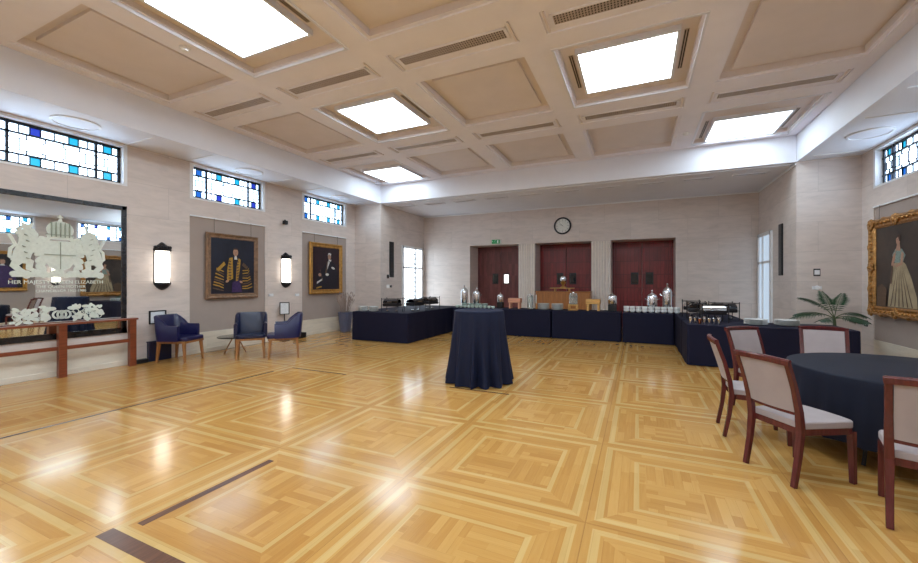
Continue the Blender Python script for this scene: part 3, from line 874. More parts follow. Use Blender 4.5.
def portrait(name, lab, x, sgn, yc, zc, hy, hz, fw, fd, fmat, cmat, ornate=False, wires=True):
    t = thing(name, lab, 'painting', (x, yc, zc))
    s_ = -sgn
    f = MB(); frame_rect(f, hy, hz, fw, fd, s_, 0.02 if ornate else 0, 0, 60 if ornate else 1)
    f.box(min(0, s_ * 0.012), max(0, s_ * 0.012), -hy + 0.01, hy - 0.01, -hz + 0.01, hz - 0.01)
    if ornate:
        for cy_ in (-1, 0, 1):
            for cz_ in (-1, 0, 1):
                if cy_ == 0 and cz_ == 0: continue
                c = (s_ * fd * 0.8, cy_ * (hy - fw * 0.45), cz_ * (hz - fw * 0.45))
                for q in range(7):
                    a = q * pi * 2 / 7
                    f.ball((c[0], c[1] + cos(a) * fw * 0.38, c[2] + sin(a) * fw * 0.38), fw * 0.24, 7, 0, (0.6, 1, 1))
                f.ball(c, fw * 0.3, 8, 0, (0.9, 1, 1))
        for q in range(26):
            for cz_ in (-1, 1):
                f.ball((s_ * fd * 0.75, -hy + 2 * hy * (q + 0.5) / 26, cz_ * (hz - fw * (0.35 + 0.12 * (q % 2)))), fw * 0.15, 6)
                f.ball((s_ * fd * 0.75, cz_ * (hy - fw * (0.35 + 0.12 * (q % 2))), -hz + 2 * hz * (q + 0.5) / 26), fw * 0.15, 6)
    f.build('frame', fmat, t, smooth=ornate)
    c = MB(); xa, xb = s_ * 0.010, s_ * 0.022
    c.box(min(xa, xb), max(xa, xb), -hy + fw * 0.9, hy - fw * 0.9, -hz + fw * 0.9, hz - fw * 0.9)
    c.build('canvas', cmat, t)
    for q in (-0.7, 0.72):
        wv = MB(); wv.tube([(s_ * 0.01, q * hy, hz - 0.02), (s_ * 0.006, q * hy, 2.94 - zc)], 0.003, 5)
        wv.build('hanging_wire', M['iron'], t)
    return t, s_
P_skin = plain('painted skin', (176, 134, 112), 0.5); P_gold = plain('painted gold braid', (172, 132, 52), 0.5, var=0.3)
P_black = plain('painted black robe', (22, 20, 34), 0.5, var=0.4); P_white = plain('painted white', (206, 204, 200), 0.5)
P_purple = plain('painted violet robe', (56, 36, 82), 0.5, var=0.3); P_cream = plain('painted pale gown', (168, 150, 120), 0.5, var=0.2, scale=6)
P_teal = plain('painted teal bodice', (128, 146, 138), 0.5, var=0.3); P_hair = plain('painted hair', (62, 42, 34), 0.5); P_brown = plain('painted brown', (92, 70, 54), 0.5, var=0.3)
PM = [P_skin, P_gold, P_black, P_white, P_purple, P_cream, P_teal, P_hair, P_brown]
SKIN, GOLD, BLK, WHT, PUR, CRM, TEAL, HAIR, BRN = range(9)
def painter(t, s_):
    m = MB(); st = {'n': 0}
    def P(poly, mi):
        x0 = 0.022 + 0.0006 * st['n']; st['n'] += 1
        pts = [(u, v) for u, v in poly]
        m.prism(pts, lambda u, v, w_: (s_ * (x0 + w_), u * (-s_ if False else 1), v), 0.0006, mi)
    return m, P
# portrait 1: robed man, black and gold robe
t, s_ = portrait('portrait_painting', 'large brown-framed portrait of a man in a black and gold robe', XL + 0.03, -1, 6.11, 1.89, 0.64, 0.735, 0.115, 0.05, M['brownframe'], make_canvas('dark blue ground', (16, 20, 34), (30, 34, 52)))
m, P = painter(t, s_)
RP = random.Random(21)
P([(-0.51, -0.60), (0.50, -0.60), (0.49, -0.38), (0.42, -0.12), (0.33, 0.06), (0.14, 0.19), (-0.08, 0.19), (-0.28, 0.08), (-0.42, -0.08), (-0.50, -0.30)], BLK)
for k in range(8):     # gold lacing bars of the wide sleeves, broken by the folds
    z = -0.56 + k * 0.062; j = 0.03 * RP.random()
    P([(-0.50 + 0.012 * k, z + 0.05 + j), (-0.34, z + 0.01 + j), (-0.24, z - 0.01), (-0.24, z + 0.012), (-0.34, z + 0.04 + j), (-0.49 + 0.012 * k, z + 0.075 + j)], GOLD if k % 3 else BRN)
    P([(0.49 - 0.015 * k, z + 0.07 + j), (0.36, z + 0.03), (0.22, z + 0.04 - j), (0.22, z + 0.062 - j), (0.36, z + 0.055), (0.48 - 0.015 * k, z + 0.09 + j)], GOLD if (k + 1) % 3 else BRN)
P([(-0.42, -0.08), (-0.24, 0.10), (-0.20, 0.04), (-0.36, -0.12)], GOLD); P([(0.36, 0.00), (0.24, 0.10), (0.20, 0.03), (0.33, -0.06)], BRN)
P([(-0.11, 0.19), (-0.03, 0.21), (-0.02, -0.28), (-0.09, -0.32), (-0.17, -0.30), (-0.16, -0.05)], GOLD)
P([(0.12, 0.20), (0.17, 0.16), (0.15, -0.05), (0.10, -0.36), (0.02, -0.34), (0.05, -0.05)], GOLD)
for k in range(7):
    z = 0.12 - k * 0.065; P([(-0.145, z), (-0.10, z + 0.02), (-0.06, z - 0.005), (-0.10, z - 0.03)], BRN); P([(0.06, z - 0.02), (0.10, z + 0.01), (0.13, z - 0.01), (0.08, z - 0.04)], BRN)
P([(-0.02, 0.17), (0.07, 0.17), (0.04, -0.36), (-0.02, -0.36)], BLK)
P([(-0.04, -0.36), (0.14, -0.32), (0.20, -0.60), (-0.06, -0.60)], PUR)
P([(0.0, 0.16), (0.08, 0.16), (0.06, 0.24), (0.01, 0.24)], WHT)
P(ell(0.035, 0.325, 0.062, 0.088), SKIN); P([(-0.03, 0.34), (-0.025, 0.42), (0.035, 0.44), (0.095, 0.42), (0.10, 0.34), (0.08, 0.39), (-0.01, 0.39)], HAIR)
for u in (0.012, 0.058): P(ell(u, 0.335, 0.009, 0.005, 8), HAIR)
P(ell(0.036, 0.285, 0.017, 0.005, 8), BRN); P([(0.033, 0.33), (0.046, 0.305), (0.028, 0.305)], BRN)
P(ell(-0.17, -0.34, 0.045, 0.028, 10, 0.5), SKIN); P(ell(0.17, -0.36, 0.04, 0.026, 10, -0.4), SKIN)
m.build('painted_figure', PM, t)
# portrait 2: dark robe, gilt frame
t, s_ = portrait('portrait_painting', 'gold-framed dark portrait of a seated figure above the tall planter', XL + 0.03, -1, 9.10, 1.93, 0.68, 0.755, 0.13, 0.06, M['gold2'], make_canvas('dark maroon ground', (26, 14, 24), (50, 24, 34)))
m, P = painter(t, s_)
P([(-0.44, -0.60), (0.46, -0.60), (0.46, -0.10), (0.36, 0.14), (0.2, 0.24), (0.02, 0.22), (-0.12, 0.06), (-0.34, -0.12)], BLK)
P([(0.02, 0.22), (0.10, 0.22), (0.0, -0.14), (-0.06, -0.14)], BRN); P([(0.06, 0.22), (0.14, 0.20), (0.02, -0.04)], WHT)
P(ell(0.12, 0.36, 0.065, 0.09), SKIN); P([(0.05, 0.38), (0.07, 0.46), (0.13, 0.48), (0.19, 0.45), (0.18, 0.38), (0.15, 0.43), (0.08, 0.43)], WHT)
for u in (0.10, 0.15): P(ell(u, 0.37, 0.010, 0.005, 8), HAIR)
P([(0.08, 0.22), (0.18, 0.22), (0.20, 0.27), (0.08, 0.28)], WHT)
P(ell(0.02, -0.18, 0.07, 0.04, 12), WHT); P(ell(0.27, 0.02, 0.08, 0.035, 12, -0.3), WHT); P(ell(-0.28, -0.19, 0.06, 0.05, 12), SKIN)
P([(-0.40, -0.40), (-0.18, -0.30), (-0.17, -0.34), (-0.40, -0.46)], WHT); P([(-0.42, -0.56), (-0.22, -0.52), (-0.20, -0.56), (-0.42, -0.60)], GOLD)
for k in range(4): P([(-0.30 + k * 0.03, -0.05 - k * 0.09), (-0.26 + k * 0.03, -0.04 - k * 0.09), (-0.24 + k * 0.03, -0.12 - k * 0.09)], BRN)
m.build('painted_figure', PM, t)
# portrait 3: ornate gilt frame, lady in a pale gown
t, s_ = portrait('portrait_painting', 'ornate gilt-framed portrait of a standing woman in a pale gown on the right wall', XR - 0.03, 1, 9.16, 1.80, 0.83, 0.88, 0.17, 0.08, M['gold'], make_canvas('brown ground', (44, 36, 34), (72, 58, 50)), True)
m, P = painter(t, s_)
# seen from the room the +Y side is on the left
P([(0.30, -0.70), (-0.52, -0.70), (-0.50, -0.52), (-0.36, -0.20), (-0.22, 0.02), (-0.10, 0.10), (0.06, 0.10), (0.16, -0.02), (0.24, -0.36)], CRM)
for k in range(6): P([(0.22 - k * 0.12, -0.69), (0.19 - k * 0.12, -0.69), (0.02 - k * 0.03, 0.0)], BRN)
P([(-0.15, 0.06), (0.08, 0.06), (0.15, 0.20), (0.06, 0.30), (-0.12, 0.29), (-0.22, 0.18)], TEAL)
P([(-0.09, 0.25), (0.03, 0.27), (0.07, 0.24), (0.0, 0.39), (-0.06, 0.39)], SKIN); P(ell(-0.02, 0.445, 0.06, 0.08), SKIN)
P([(-0.08, 0.42), (-0.09, 0.51), (-0.03, 0.55), (0.035, 0.51), (0.035, 0.47), (-0.02, 0.50), (-0.05, 0.42)], HAIR)
for u in (-0.005, 0.02): P(ell(u, 0.45, 0.007, 0.004, 8), HAIR)
P([(-0.12, 0.25), (-0.18, 0.20), (-0.14, 0.02), (0.04, -0.02), (0.05, 0.02), (-0.09, 0.06)], SKIN)
P([(0.04, 0.24), (0.10, 0.22), (0.17, 0.05), (0.13, 0.02), (0.06, 0.12)], SKIN); P(ell(0.12, 0.03, 0.05, 0.035, 10), SKIN)
P([(0.12, 0.02), (0.17, 0.0), (0.20, -0.30), (0.16, -0.30)], BRN)
P([(0.60, -0.70), (0.34, -0.70), (0.30, -0.40), (0.46, -0.30), (0.60, -0.36)], BRN)
m.build('painted_figure', PM, t)
# portrait 4 on the right wall, seen in the mirror
t, s_ = portrait('portrait_painting', 'gold-framed dark portrait on the right wall, reflected at the mirror\'s left edge', XR - 0.03, 1, 6.10, 1.93, 0.66, 0.74, 0.12, 0.06, M['gold2'], make_canvas('black ground', (16, 14, 20), (34, 28, 34)))
m, P = painter(t, s_)
P([(-0.34, -0.60), (0.40, -0.60), (0.34, 0.0), (0.12, 0.22), (-0.08, 0.22), (-0.28, 0.02)], PUR); P(ell(0.02, 0.34, 0.07, 0.10), SKIN)
P([(-0.05, 0.20), (0.09, 0.20), (0.05, 0.26), (-0.01, 0.26)], WHT); P([(-0.06, 0.36), (-0.04, 0.46), (0.08, 0.46), (0.10, 0.36), (0.07, 0.42), (-0.03, 0.42)], HAIR)
P(ell(0.22, -0.30, 0.05, 0.03), SKIN); P(ell(-0.18, -0.28, 0.05, 0.03), SKIN)
m.build('painted_figure', PM, t)

# ------------------------------------------------------------------ clock, sign, switches, speakers
t = thing('wall_clock', 'round dark-rimmed wall clock above the middle door', 'clock', (-2.28, YB - 0.001, 3.39))
def yrot(m):   # turn a lathe about Z to face -Y
    m.v = [Vector((p.x, -p.z, p.y)) for p in m.v]; return m
c = MB(); c.lathe([(0.28, 0), (0.285, 0.04), (0.26, 0.06), (0.235, 0.045), (0.235, 0.02)], (0, 0, 0), 40); yrot(c).build('rim', M['iron'], t, smooth=True)
c = MB(); c.lathe([(0.236, 0.02), (0.001, 0.022)], (0, 0, 0), 40); yrot(c).build('dial', M['face'], t, smooth=True)
c = MB()
for k in range(12):
    a = k * pi / 6; r0, r1 = (0.165, 0.215) if k % 3 else (0.15, 0.22)
    c.bar((r0 * sin(a), -0.025, r0 * cos(a)), (r1 * sin(a), -0.025, r1 * cos(a)), 0.016 if k % 3 else 0.024, 0.004)
c.build('hour_mark', M['black'], t)
for nm, an, ln, wd in (('hour_hand', radians(-62), 0.12, 0.02), ('minute_hand', radians(-58 + 360), 0.17, 0.014)):
    an = radians(295) if nm == 'hour_hand' else radians(318)
    c = MB(); c.bar((-0.03 * sin(an), -0.03, -0.03 * cos(an)), (ln * sin(an), -0.03, ln * cos(an)), wd, 0.005); c.build(nm, M['black'], t)
t = thing('exit_sign', 'small green exit sign above the left door', 'sign', (-4.62, YB - 0.001, 2.96))
c = MB(); c.box(-0.15, 0.15, -0.03, 0, -0.07, 0.07); EX = lambda u, v, w_: (u, -0.031 - w_, v)
c.prism(ell(-0.02, 0.042, 0.012, 0.012, 10), EX, 0.001, 1)
for a, b, w_ in (((-0.025, 0.028), (-0.035, -0.005), 0.016), ((-0.035, -0.005), (-0.01, -0.03), 0.010), ((-0.01, -0.03), (-0.015, -0.055), 0.009), ((-0.035, -0.005), (-0.055, -0.03), 0.010), ((-0.055, -0.03), (-0.08, -0.03), 0.009), ((-0.028, 0.022), (-0.002, 0.008), 0.008), ((-0.028, 0.022), (-0.055, 0.012), 0.008)):
    c.bar((a[0], -0.032, a[1]), (b[0], -0.032, b[1]), w_, 0.002, 1)
c.prism([(0.05, -0.055), (0.10, -0.055), (0.10, 0.05), (0.05, 0.05)], EX, 0.001, 1)
c.prism([(-0.13, 0.01), (-0.105, 0.035), (-0.105, -0.015)], EX, 0.001, 1)
c.build('sign_panel', [M['green'], M['paper']], t)
MB().box(0.17, 0.20, -0.012, 0, -0.05, 0.05).build('side_tab', M['white'], t)

def line_speaker(x, sgn, y, lab):
    t = thing('column_speaker', lab, 'loudspeaker', (x, y, 2.28), 0, 'slim column loudspeakers')
    s_ = -sgn
    m = MB(); m.box(min(0, s_ * 0.03), max(0, s_ * 0.03), -0.12, 0.12, -0.6, 0.6); m.build('cabinet', M['black'], t, bevel=0.008)
    m = MB()
    for q in range(12): m.box(min(s_ * 0.03, s_ * 0.034), max(s_ * 0.03, s_ * 0.034), -0.09, 0.09, -0.56 + q * 0.095, -0.48 + q * 0.095)
    m.build('speaker_grille', M['iron'], t)
line_speaker(BL, -1, 11.08, 'tall slim black loudspeaker on the left alcove wall')
line_speaker(BR, 1, 11.42, 'tall slim black loudspeaker on the right alcove wall')
def plate(name, mat, x, y, z, w_, h_, face, lab, cat, dial=None):
    """face: '-Y' or '+X' or '-X'"""
    rz = {'-Y': 0, '+X': pi / 2, '-X': -pi / 2}[face]
    t = thing(name, lab, cat, (x, y, z), rz)
    MB().box(-w_ / 2, w_ / 2, -0.014, 0, -h_ / 2, h_ / 2).build('cover_plate', mat, t, bevel=0.003)
    m = MB()
    if dial == 'round': m.lathe([(w_ * 0.3, 0.014), (w_ * 0.22, 0.03), (0.001, 0.032)], (0, 0, 0), 16); yrot(m)
    else:
        m.box(-w_ * 0.38, w_ * 0.38, -0.022, -0.014, -h_ * 0.32, h_ * 0.32)
    m.build('switch_knob', M['iron'] if mat is M['chrome'] else M['white'], t)
plate('wall_switch', M['chrome'], -7.27, YP, 1.70, 0.10, 0.13, '-Y', 'upper small metal switch plate on the left far pier', 'switch')
plate('wall_thermostat', M['white'], -7.27, YP, 1.38, 0.11, 0.11, '-Y', 'lower round white control on the left far pier', 'control', 'round')
plate('wall_switch', M['chrome'], BL, 11.0, 1.38, 0.22, 0.10, '+X', 'metal switch plate below the left column speaker', 'switch')
plate('wall_switch', M['iron'], 3.37, YP, 1.73, 0.11, 0.15, '-Y', 'small framed white switch plate on the right far pier', 'switch')
plate('wall_light_dimmer', M['white'], 3.37, YP, 1.41, 0.16, 0.07, '-Y', 'low white dimmer below the framed switch on the right far pier', 'control', 'round')
plate('wall_card', M['paper'], XL, 7.17, 1.19, 0.14, 0.07, '+X', 'left small white card below the sconce by the portraits', 'card')
plate('wall_card', M['paper'], XL, 8.02, 1.17, 0.14, 0.07, '+X', 'right small white card below the sconce by the portraits', 'card')
plate('socket_outlet', M['black'], XR, 10.30, 0.72, 0.12, 0.12, '-X', 'small dark wall socket left of the ornate portrait', 'socket', 'round')
m = MB((XL, 7.58, 3.11)); m.box(XL, XL + 0.10, 7.53, 7.63, 3.06, 3.16); m.box(XL + 0.02, XL + 0.06, 7.56, 7.60, 3.16, 3.19)
tag(m.build('security_camera', M['black'], bevel=0.01), 'small black camera high on the pier between the portraits', 'camera')

# ------------------------------------------------------------------ seating by the left wall
def tub_chair(lab, loc, ang, leather):
    t = thing('tub_armchair', lab, 'armchair', (*loc, 0), ang, 'navy tub armchairs')
    # U shell; local +x is forward
    pts = []
    for i in range(7): pts.append((0.20 - 0.34 * i / 6, 0.30))
    for i in range(1, 10):
        a = pi / 2 + pi * i / 10; pts.append((-0.14 - 0.15 * abs(cos(a)) ** 0.6 * (1 if True else 0), 0.30 * sin(a) if abs(sin(a)) > 0.02 else 0))
    for i in range(7): pts.append((-0.14 + 0.34 * i / 6, -0.30))
    n = len(pts)
    def top(p):
        if p[0] > 0.0: return 0.70
        u = min(1, (0.0 - p[0]) / 0.20); return 0.70 + 0.195 * (u * u * (3 - 2 * u))
    vs = []; ctr = Vector((0.05, 0, 0))
    for p in pts:
        d = (Vector((p[0], p[1], 0)) - Vector((min(0.2, max(-0.05, p[0])), 0, 0))).normalized()
        lean = -0.05 if p[0] < -0.1 else 0
        o_, i_ = Vector((p[0], p[1], 0)), Vector((p[0], p[1], 0)) - d * 0.065
        tz = top(p)
        vs += [(o_.x, o_.y, 0.41), (o_.x + lean, o_.y, tz - 0.02), (o_.x + lean - d.x * 0.02, o_.y - d.y * 0.02, tz), (i_.x + lean + d.x * 0.015, i_.y + d.y * 0.015, tz), (i_.x + lean, i_.y, tz - 0.02), (i_.x, i_.y, 0.41)]
    fs = []
    for i in range(n - 1):
        for q in range(6): fs.append((i * 6 + q, i * 6 + (q + 1) % 6, (i + 1) * 6 + (q + 1) % 6, (i + 1) * 6 + q))
    fs.append((0, 1, 2, 3, 4, 5)); fs.append(tuple((n - 1) * 6 + q for q in range(5, -1, -1)))
    MB().add(vs, fs).build('tub_shell', leather, t, smooth=True, angle=50)
    m = MB(); poly = [(0.34, 0.22), (0.34, -0.22), (0.30, -0.27), (0.10, -0.25), (-0.16, -0.22), (-0.20, 0), (-0.16, 0.22), (0.10, 0.25), (0.30, 0.27)]
    m.prism(poly, lambda u, v, w_: (u, v, 0.405 + w_), 0.075); m.build('seat_cushion', leather, t, bevel=0.02, seg=3)
    m = MB(); m.prism([(0.32, 0.26), (0.32, -0.26), (-0.24, -0.25), (-0.24, 0.25)], lambda u, v, w_: (u, v, 0.365 + w_), 0.045); m.build('seat_frame', M['oakleg'], t, bevel=0.006)
    for sx, sy in ((1, 1), (1, -1), (-1, 1), (-1, -1)):
        x = 0.28 if sx > 0 else -0.21
        m = MB(); m.sweep([(x, sy * 0.225, 0.37), (x + sx * 0.03, sy * 0.245, 0)], [(-0.022, -0.022), (0.022, -0.022), (0.022, 0.022), (-0.022, 0.022)], 0, (1, 0, 0), False, [1.1, 0.7])
        m.build('leg', M['oakleg'], t)
    return t
tub_chair('navy leather tub armchair beside the guard rail, facing right', (-8.14, 4.68), radians(22), M['leather'])
tub_chair('navy tub armchair facing the room with its back to the wall', (-7.24, 5.56), radians(-40), M['leather2'])
tub_chair('navy leather tub armchair nearest the far portrait, facing left', (-6.60, 5.86), radians(228), M['leather'])
t = thing('side_table', 'low round dark glass side table between the navy armchairs', 'table', (-8.0, 5.76, 0))
m = MB(); m.lathe([(0.345, 0.33), (0.35, 0.335), (0.35, 0.345), (0.345, 0.35)], (0, 0, 0), 36); m.build('tabletop', M['tint'], t, smooth=True)
for k in range(3):
    a = 2 * pi * k / 3 + 0.4
    m = MB(); m.tube([(0.05 * cos(a), 0.05 * sin(a), 0.33), (0.24 * cos(a), 0.24 * sin(a), 0.0)], 0.013, 8); m.build('leg', M['oakleg'], t)

def sign_stand(lab, loc, ang, hz):
    t = thing('sign_stand', lab, 'sign stand', (*loc, 0), ang, 'framed notice stands')
    m = MB(); m.lathe([(0.13, 0), (0.13, 0.012), (0.02, 0.02)], (0, 0, 0), 20); m.build('base', M['iron'], t)
    m = MB(); m.tube([(0, 0, 0.015), (0, 0, hz)], 0.012, 8); m.build('pole', M['iron'], t)
    m = MB(); w_, h_ = 0.12, 0.16
    for q in ((-w_, w_, hz, hz + 0.02), (-w_, w_, hz + 2 * h_ - 0.02, hz + 2 * h_), (-w_, -w_ + 0.02, hz, hz + 2 * h_), (w_ - 0.02, w_, hz, hz + 2 * h_)):
        m.box(0, 0.015, q[0], q[1], q[2], q[3])
    m.build('frame', M['iron'], t)
    MB().box(0.002, 0.010, -w_ + 0.02, w_ - 0.02, hz + 0.02, hz + 2 * h_ - 0.02).build('notice_sheet', M['paper'], t)
t = thing('wall_notice', 'small framed notice on the wall behind the left armchair', 'notice', (XL, 4.55, 0.84))
m = MB(); w_, h_ = 0.15, 0.13
for q in ((-w_, w_, -h_, -h_ + 0.02), (-w_, w_, h_ - 0.02, h_), (-w_, -w_ + 0.02, -h_, h_), (w_ - 0.02, w_, -h_, h_)): m.box(0, 0.025, *q)
m.build('frame', M['iron'], t)
MB().box(0, 0.012, -w_ + 0.02, w_ - 0.02, -h_ + 0.02, h_ - 0.02).build('notice_sheet', M['paper'], t)
sign_stand('framed notice on a stand behind the right armchair', (-8.40, 7.42), radians(-30), 0.68)
t = thing('storage_box', 'dark navy box standing behind the left armchair', 'box', (-8.55, 4.56, 0))
m = MB(); m.box(-0.04, 0.04, -0.20, 0.20, 0, 0.36); m.build('body', M['leather2'], t, bevel=0.008)
m = MB(); m.box(-0.045, 0.045, -0.205, 0.205, 0.36, 0.385); m.build('lid', M['leather2'], t, bevel=0.005)
t = thing('power_strip', 'low black box on the floor by the end rail post', 'box', (-8.52, 4.24, 0))
m = MB(); m.box(-0.05, 0.05, -0.095, 0.095, 0, 0.075); m.build('body', M['black'], t, bevel=0.006)
m = MB(); m.box(0.03, 0.052, -0.08, 0.08, 0.02, 0.055); m.build('socket_strip', M['iron'], t)
t = thing('power_box', 'small black box on the floor right of the armchairs', 'box', (-8.42, 7.95, 0))
m = MB(); m.box(-0.08, 0.08, -0.16, 0.16, 0, 0.14); m.build('body', M['black'], t, bevel=0.01)
m = MB(); m.box(-0.03, 0.03, -0.05, 0.05, 0.14, 0.16); m.build('handle', M['iron'], t)
t = thing('tall_planter', 'tall blue-grey ribbed planter with dried grasses by the far pier', 'planter', (-8.22, 9.55, 0))
m = MB(); n = 40
for r0, z0, r1, z1 in ((0.15, 0, 0.21, 0.60),):
    vs = []
    for (r, z) in ((r0, 0), (r0 * 0.3 + r1 * 0.7, 0.42), (r1, 0.60), (r1 - 0.025, 0.60), (r1 - 0.04, 0.45), (0.001, 0.45)):
        for i in range(n):
            rr = r * (1 + (0.035 if i % 2 and r > 0.1 else 0)); a = 2 * pi * i / n; vs.append((rr * cos(a), rr * sin(a), z))
    fs = [(j * n + i, j * n + (i + 1) % n, (j + 1) * n + (i + 1) % n, (j + 1) * n + i) for j in range(5) for i in range(n)]
    fs.append(tuple(range(n - 1, -1, -1)))
    m.add(vs, fs)
m.build('pot', M['steelblue'], t)
m = MB(); R = random.Random(5)
for k in range(70):
    a = R.random() * 2 * pi; r = 0.12 * R.random(); l = 0.45 + 0.3 * R.random(); sp = 0.05 + 0.17 * R.random()
    p0 = (r * cos(a), r * sin(a), 0.45); p1 = ((r + sp * 0.4) * cos(a), (r + sp * 0.4) * sin(a), 0.45 + l * 0.6); p2 = ((r + sp) * cos(a), (r + sp) * sin(a), 0.45 + l)
    m.tube([p0, p1, p2], 0.0035, 4)
    m.ball(p2, 0.012, 5, 0, (1, 1, 3))
m.build('dried_grass', M['twig'], t)

# ------------------------------------------------------------------ clothed tables
def skirt_table(lab, x0, x1, y0, y1, h=0.75, folds=None, rnd=0.03, seed=0, mat=None, skip=()):
    """buffet table under a fitted cloth with soft vertical folds"""
    cx, cy = (x0 + x1) / 2, (y0 + y1) / 2
    t = thing('buffet_table', lab, 'table', (cx, cy, 0), 0)
    R = random.Random(seed)
    hx, hy = (x1 - x0) / 2, (y1 - y0) / 2
    pts = []; r = rnd
    segs = [((-hx + r, -hy), (hx - r, -hy)), ((hx, -hy + r), (hx, hy - r)), ((hx - r, hy), (-hx + r, hy)), ((-hx, hy - r), (-hx, -hy + r))]
    nor = [(0, -1), (1, 0), (0, 1), (-1, 0)]
    for k, (a, b) in enumerate(segs):
        L = hypot(b[0] - a[0], b[1] - a[1]); n = max(4, int(L / 0.04))
        for i in range(n + 1):
            u = i / n; pts.append((a[0] + (b[0] - a[0]) * u, a[1] + (b[1] - a[1]) * u, nor[k][0], nor[k][1], u * L))
        na, nb = nor[k], nor[(k + 1) % 4]
        for q in (1, 2, 3):
            an = q / 4 * pi / 2
            c = [(hx - r, -hy + r), (hx - r, hy - r), (-hx + r, hy - r), (-hx + r, -hy + r)][k]
            nx = na[0] * cos(an) + nb[0] * sin(an); ny = na[1] * cos(an) + nb[1] * sin(an)
            pts.append((c[0] + nx * r, c[1] + ny * r, nx, ny, L))
    ph = [R.random() * 6 for _ in range(4)]
    vs = []; n = len(pts); Z = [h, h - 0.01, h - 0.05, h * 0.6, h * 0.3, 0.012]
    for zi, z in enumerate(Z):
        for (x, y, nx, ny, s_) in pts:
            dd = (h - z) / h
            am = 0 if zi < 2 else 0.0065 * dd + 0.001
            o_ = am * (sin(s_ * 6.3 + ph[0]) + 0.6 * sin(s_ * 14 + ph[1]) + 0.3 * sin(s_ * 23 + ph[2])) + 0.003 * dd
            o_ = max(o_, 0)
            if folds:
                for fx in folds:
                    q = (x + cx - fx)
                    if abs(q) < 0.09 and ny < -0.5: o_ += 0.03 * dd * (cos(q / 0.09 * pi) + 1) / 2 * (1 if q > 0 else 0.2)
            if zi == 0: o_ = -0.008
            vs.append((x + nx * o_, y + ny * o_, z))
    fs = [(j * n + i, j * n + (i + 1) % n, (j + 1) * n + (i + 1) % n, (j + 1) * n + i) for j in range(len(Z) - 1) for i in range(n)]
    fs.append(tuple(range(n)))
    MB().add(vs, fs).build('tablecloth', mat or M['navy'], t, smooth=True)
    m = MB(); m.box(-hx + 0.01, hx - 0.01, -hy + 0.01, hy - 0.01, h - 0.035, h - 0.012); m.build('tabletop', M['lightwood'], t)
    return t
ZT = 0.7525
skirt_table('navy-skirted buffet table forming the left arm of the buffet', -6.88, -5.165, 8.25, 11.50, seed=1)
skirt_table('navy-skirted buffet table along the back, from the left arm to the middle door', -5.13, -2.165, 10.72, 11.50, seed=2)
skirt_table('navy-skirted buffet table in front of the middle door', -2.13, -0.395, 10.72, 11.50, seed=3)
skirt_table('navy-skirted buffet table holding the row of white cups', -0.36, 0.785, 10.72, 11.50, seed=4)
skirt_table('navy-skirted buffet table running back along the right arm under the chafing dishes', 0.82, 2.00, 9.32, 11.50, seed=5)
skirt_table('navy-skirted buffet table nearest the round table, holding white plates', 0.82, 3.22, 8.30, 9.285, seed=6)

def round_cloth(r_top, r_bot, h, drop, nf, amp, seed, sharp=1.0):
    R = random.Random(seed); n = nf * 12
    ph = [R.random() * 6.28 for _ in range(6)]; jit = [0.6 + 0.8 * R.random() for _ in range(nf)]
    rows = [(0.001, h, 0), (r_top * 0.5, h, 0), (r_top - 0.02, h, 0), (r_top - 0.004, h - 0.004, 0), (r_top, h - 0.015, 0)]
    for k in range(1, 9):
        u = k / 8; rows.append((r_top + (r_bot - r_top) * u ** 1.1, h - 0.015 - (drop - 0.015) * u, u))
    vs = []
    for (r, z, u) in rows:
        for i in range(n):
            a = 2 * pi * i / n
            fa = nf * a + 0.5 * sin(2 * a + ph[0]) + 0.6 * sin(3 * a + ph[1])
            w_ = jit[int((fa / (2 * pi)) % nf)]
            c_ = cos(fa); c_ = math.copysign(abs(c_) ** sharp, c_)
            rr = r + amp * u * w_ * c_ * (0.45 + 0.55 * u) + amp * 0.25 * u * sin(2 * nf * a + ph[2])
            vs.append((rr * cos(a), rr * sin(a), z + (0.004 * sin(5 * a + ph[3]) * u)))
    fs = [(j * n + i, j * n + (i + 1) % n, (j + 1) * n + (i + 1) % n, (j + 1) * n + i) for j in range(len(rows) - 1) for i in range(n)]
    return MB().add(vs, fs)
t = thing('cocktail_table', 'tall round cocktail table draped to the floor in dark blue cloth', 'table', (-2.24, 5.66, 0))
round_cloth(0.385, 0.485, 1.10, 1.085, 13, 0.055, 11, 1.2).build('tablecloth', M['navy2'], t, smooth=True, angle=80)
m = MB(); m.lathe([(0.03, 0.02), (0.03, 1.07)], (0, 0, 0), 12); m.lathe([(0.25, 0.004), (0.25, 0.02), (0.03, 0.03)], (0, 0, 0), 20); m.build('pedestal', M['iron'], t)
m = MB(); m.lathe([(0.375, 1.07), (0.375, 1.09)], (0, 0, 0), 32); m.build('tabletop', M['lightwood'], t)

TC = (2.24, 4.86)
t = thing('round_table', 'round folding dining table under the dark cloth at right', 'table', (*TC, 0))
m = MB(); m.lathe([(0.87, 0.715), (0.87, 0.742)], (0, 0, 0), 48); m.build('tabletop', M['lightwood'], t)
for sx in (-1, 1):
    for sy in (-1, 1):
        m = MB(); m.tube([(sx * 0.42, sy * 0.40, 0.715), (sx * 0.52, sy * 0.46, 0.0)], 0.015, 8); m.build('leg', M['iron'], t)
    m = MB(); m.tube([(sx * 0.50, -0.45, 0.12), (sx * 0.50, 0.45, 0.12)], 0.012, 8); m.build('cross_bar', M['iron'], t)
m = round_cloth(0.88, 0.905, 0.752, 0.55, 22, 0.024, 4, 1.0); o = m.build('tablecloth', M['navy3'], None, smooth=True, angle=80)
o.location = (*TC, 0); tag(o, 'dark navy cloth draped over the round dining table', 'tablecloth')

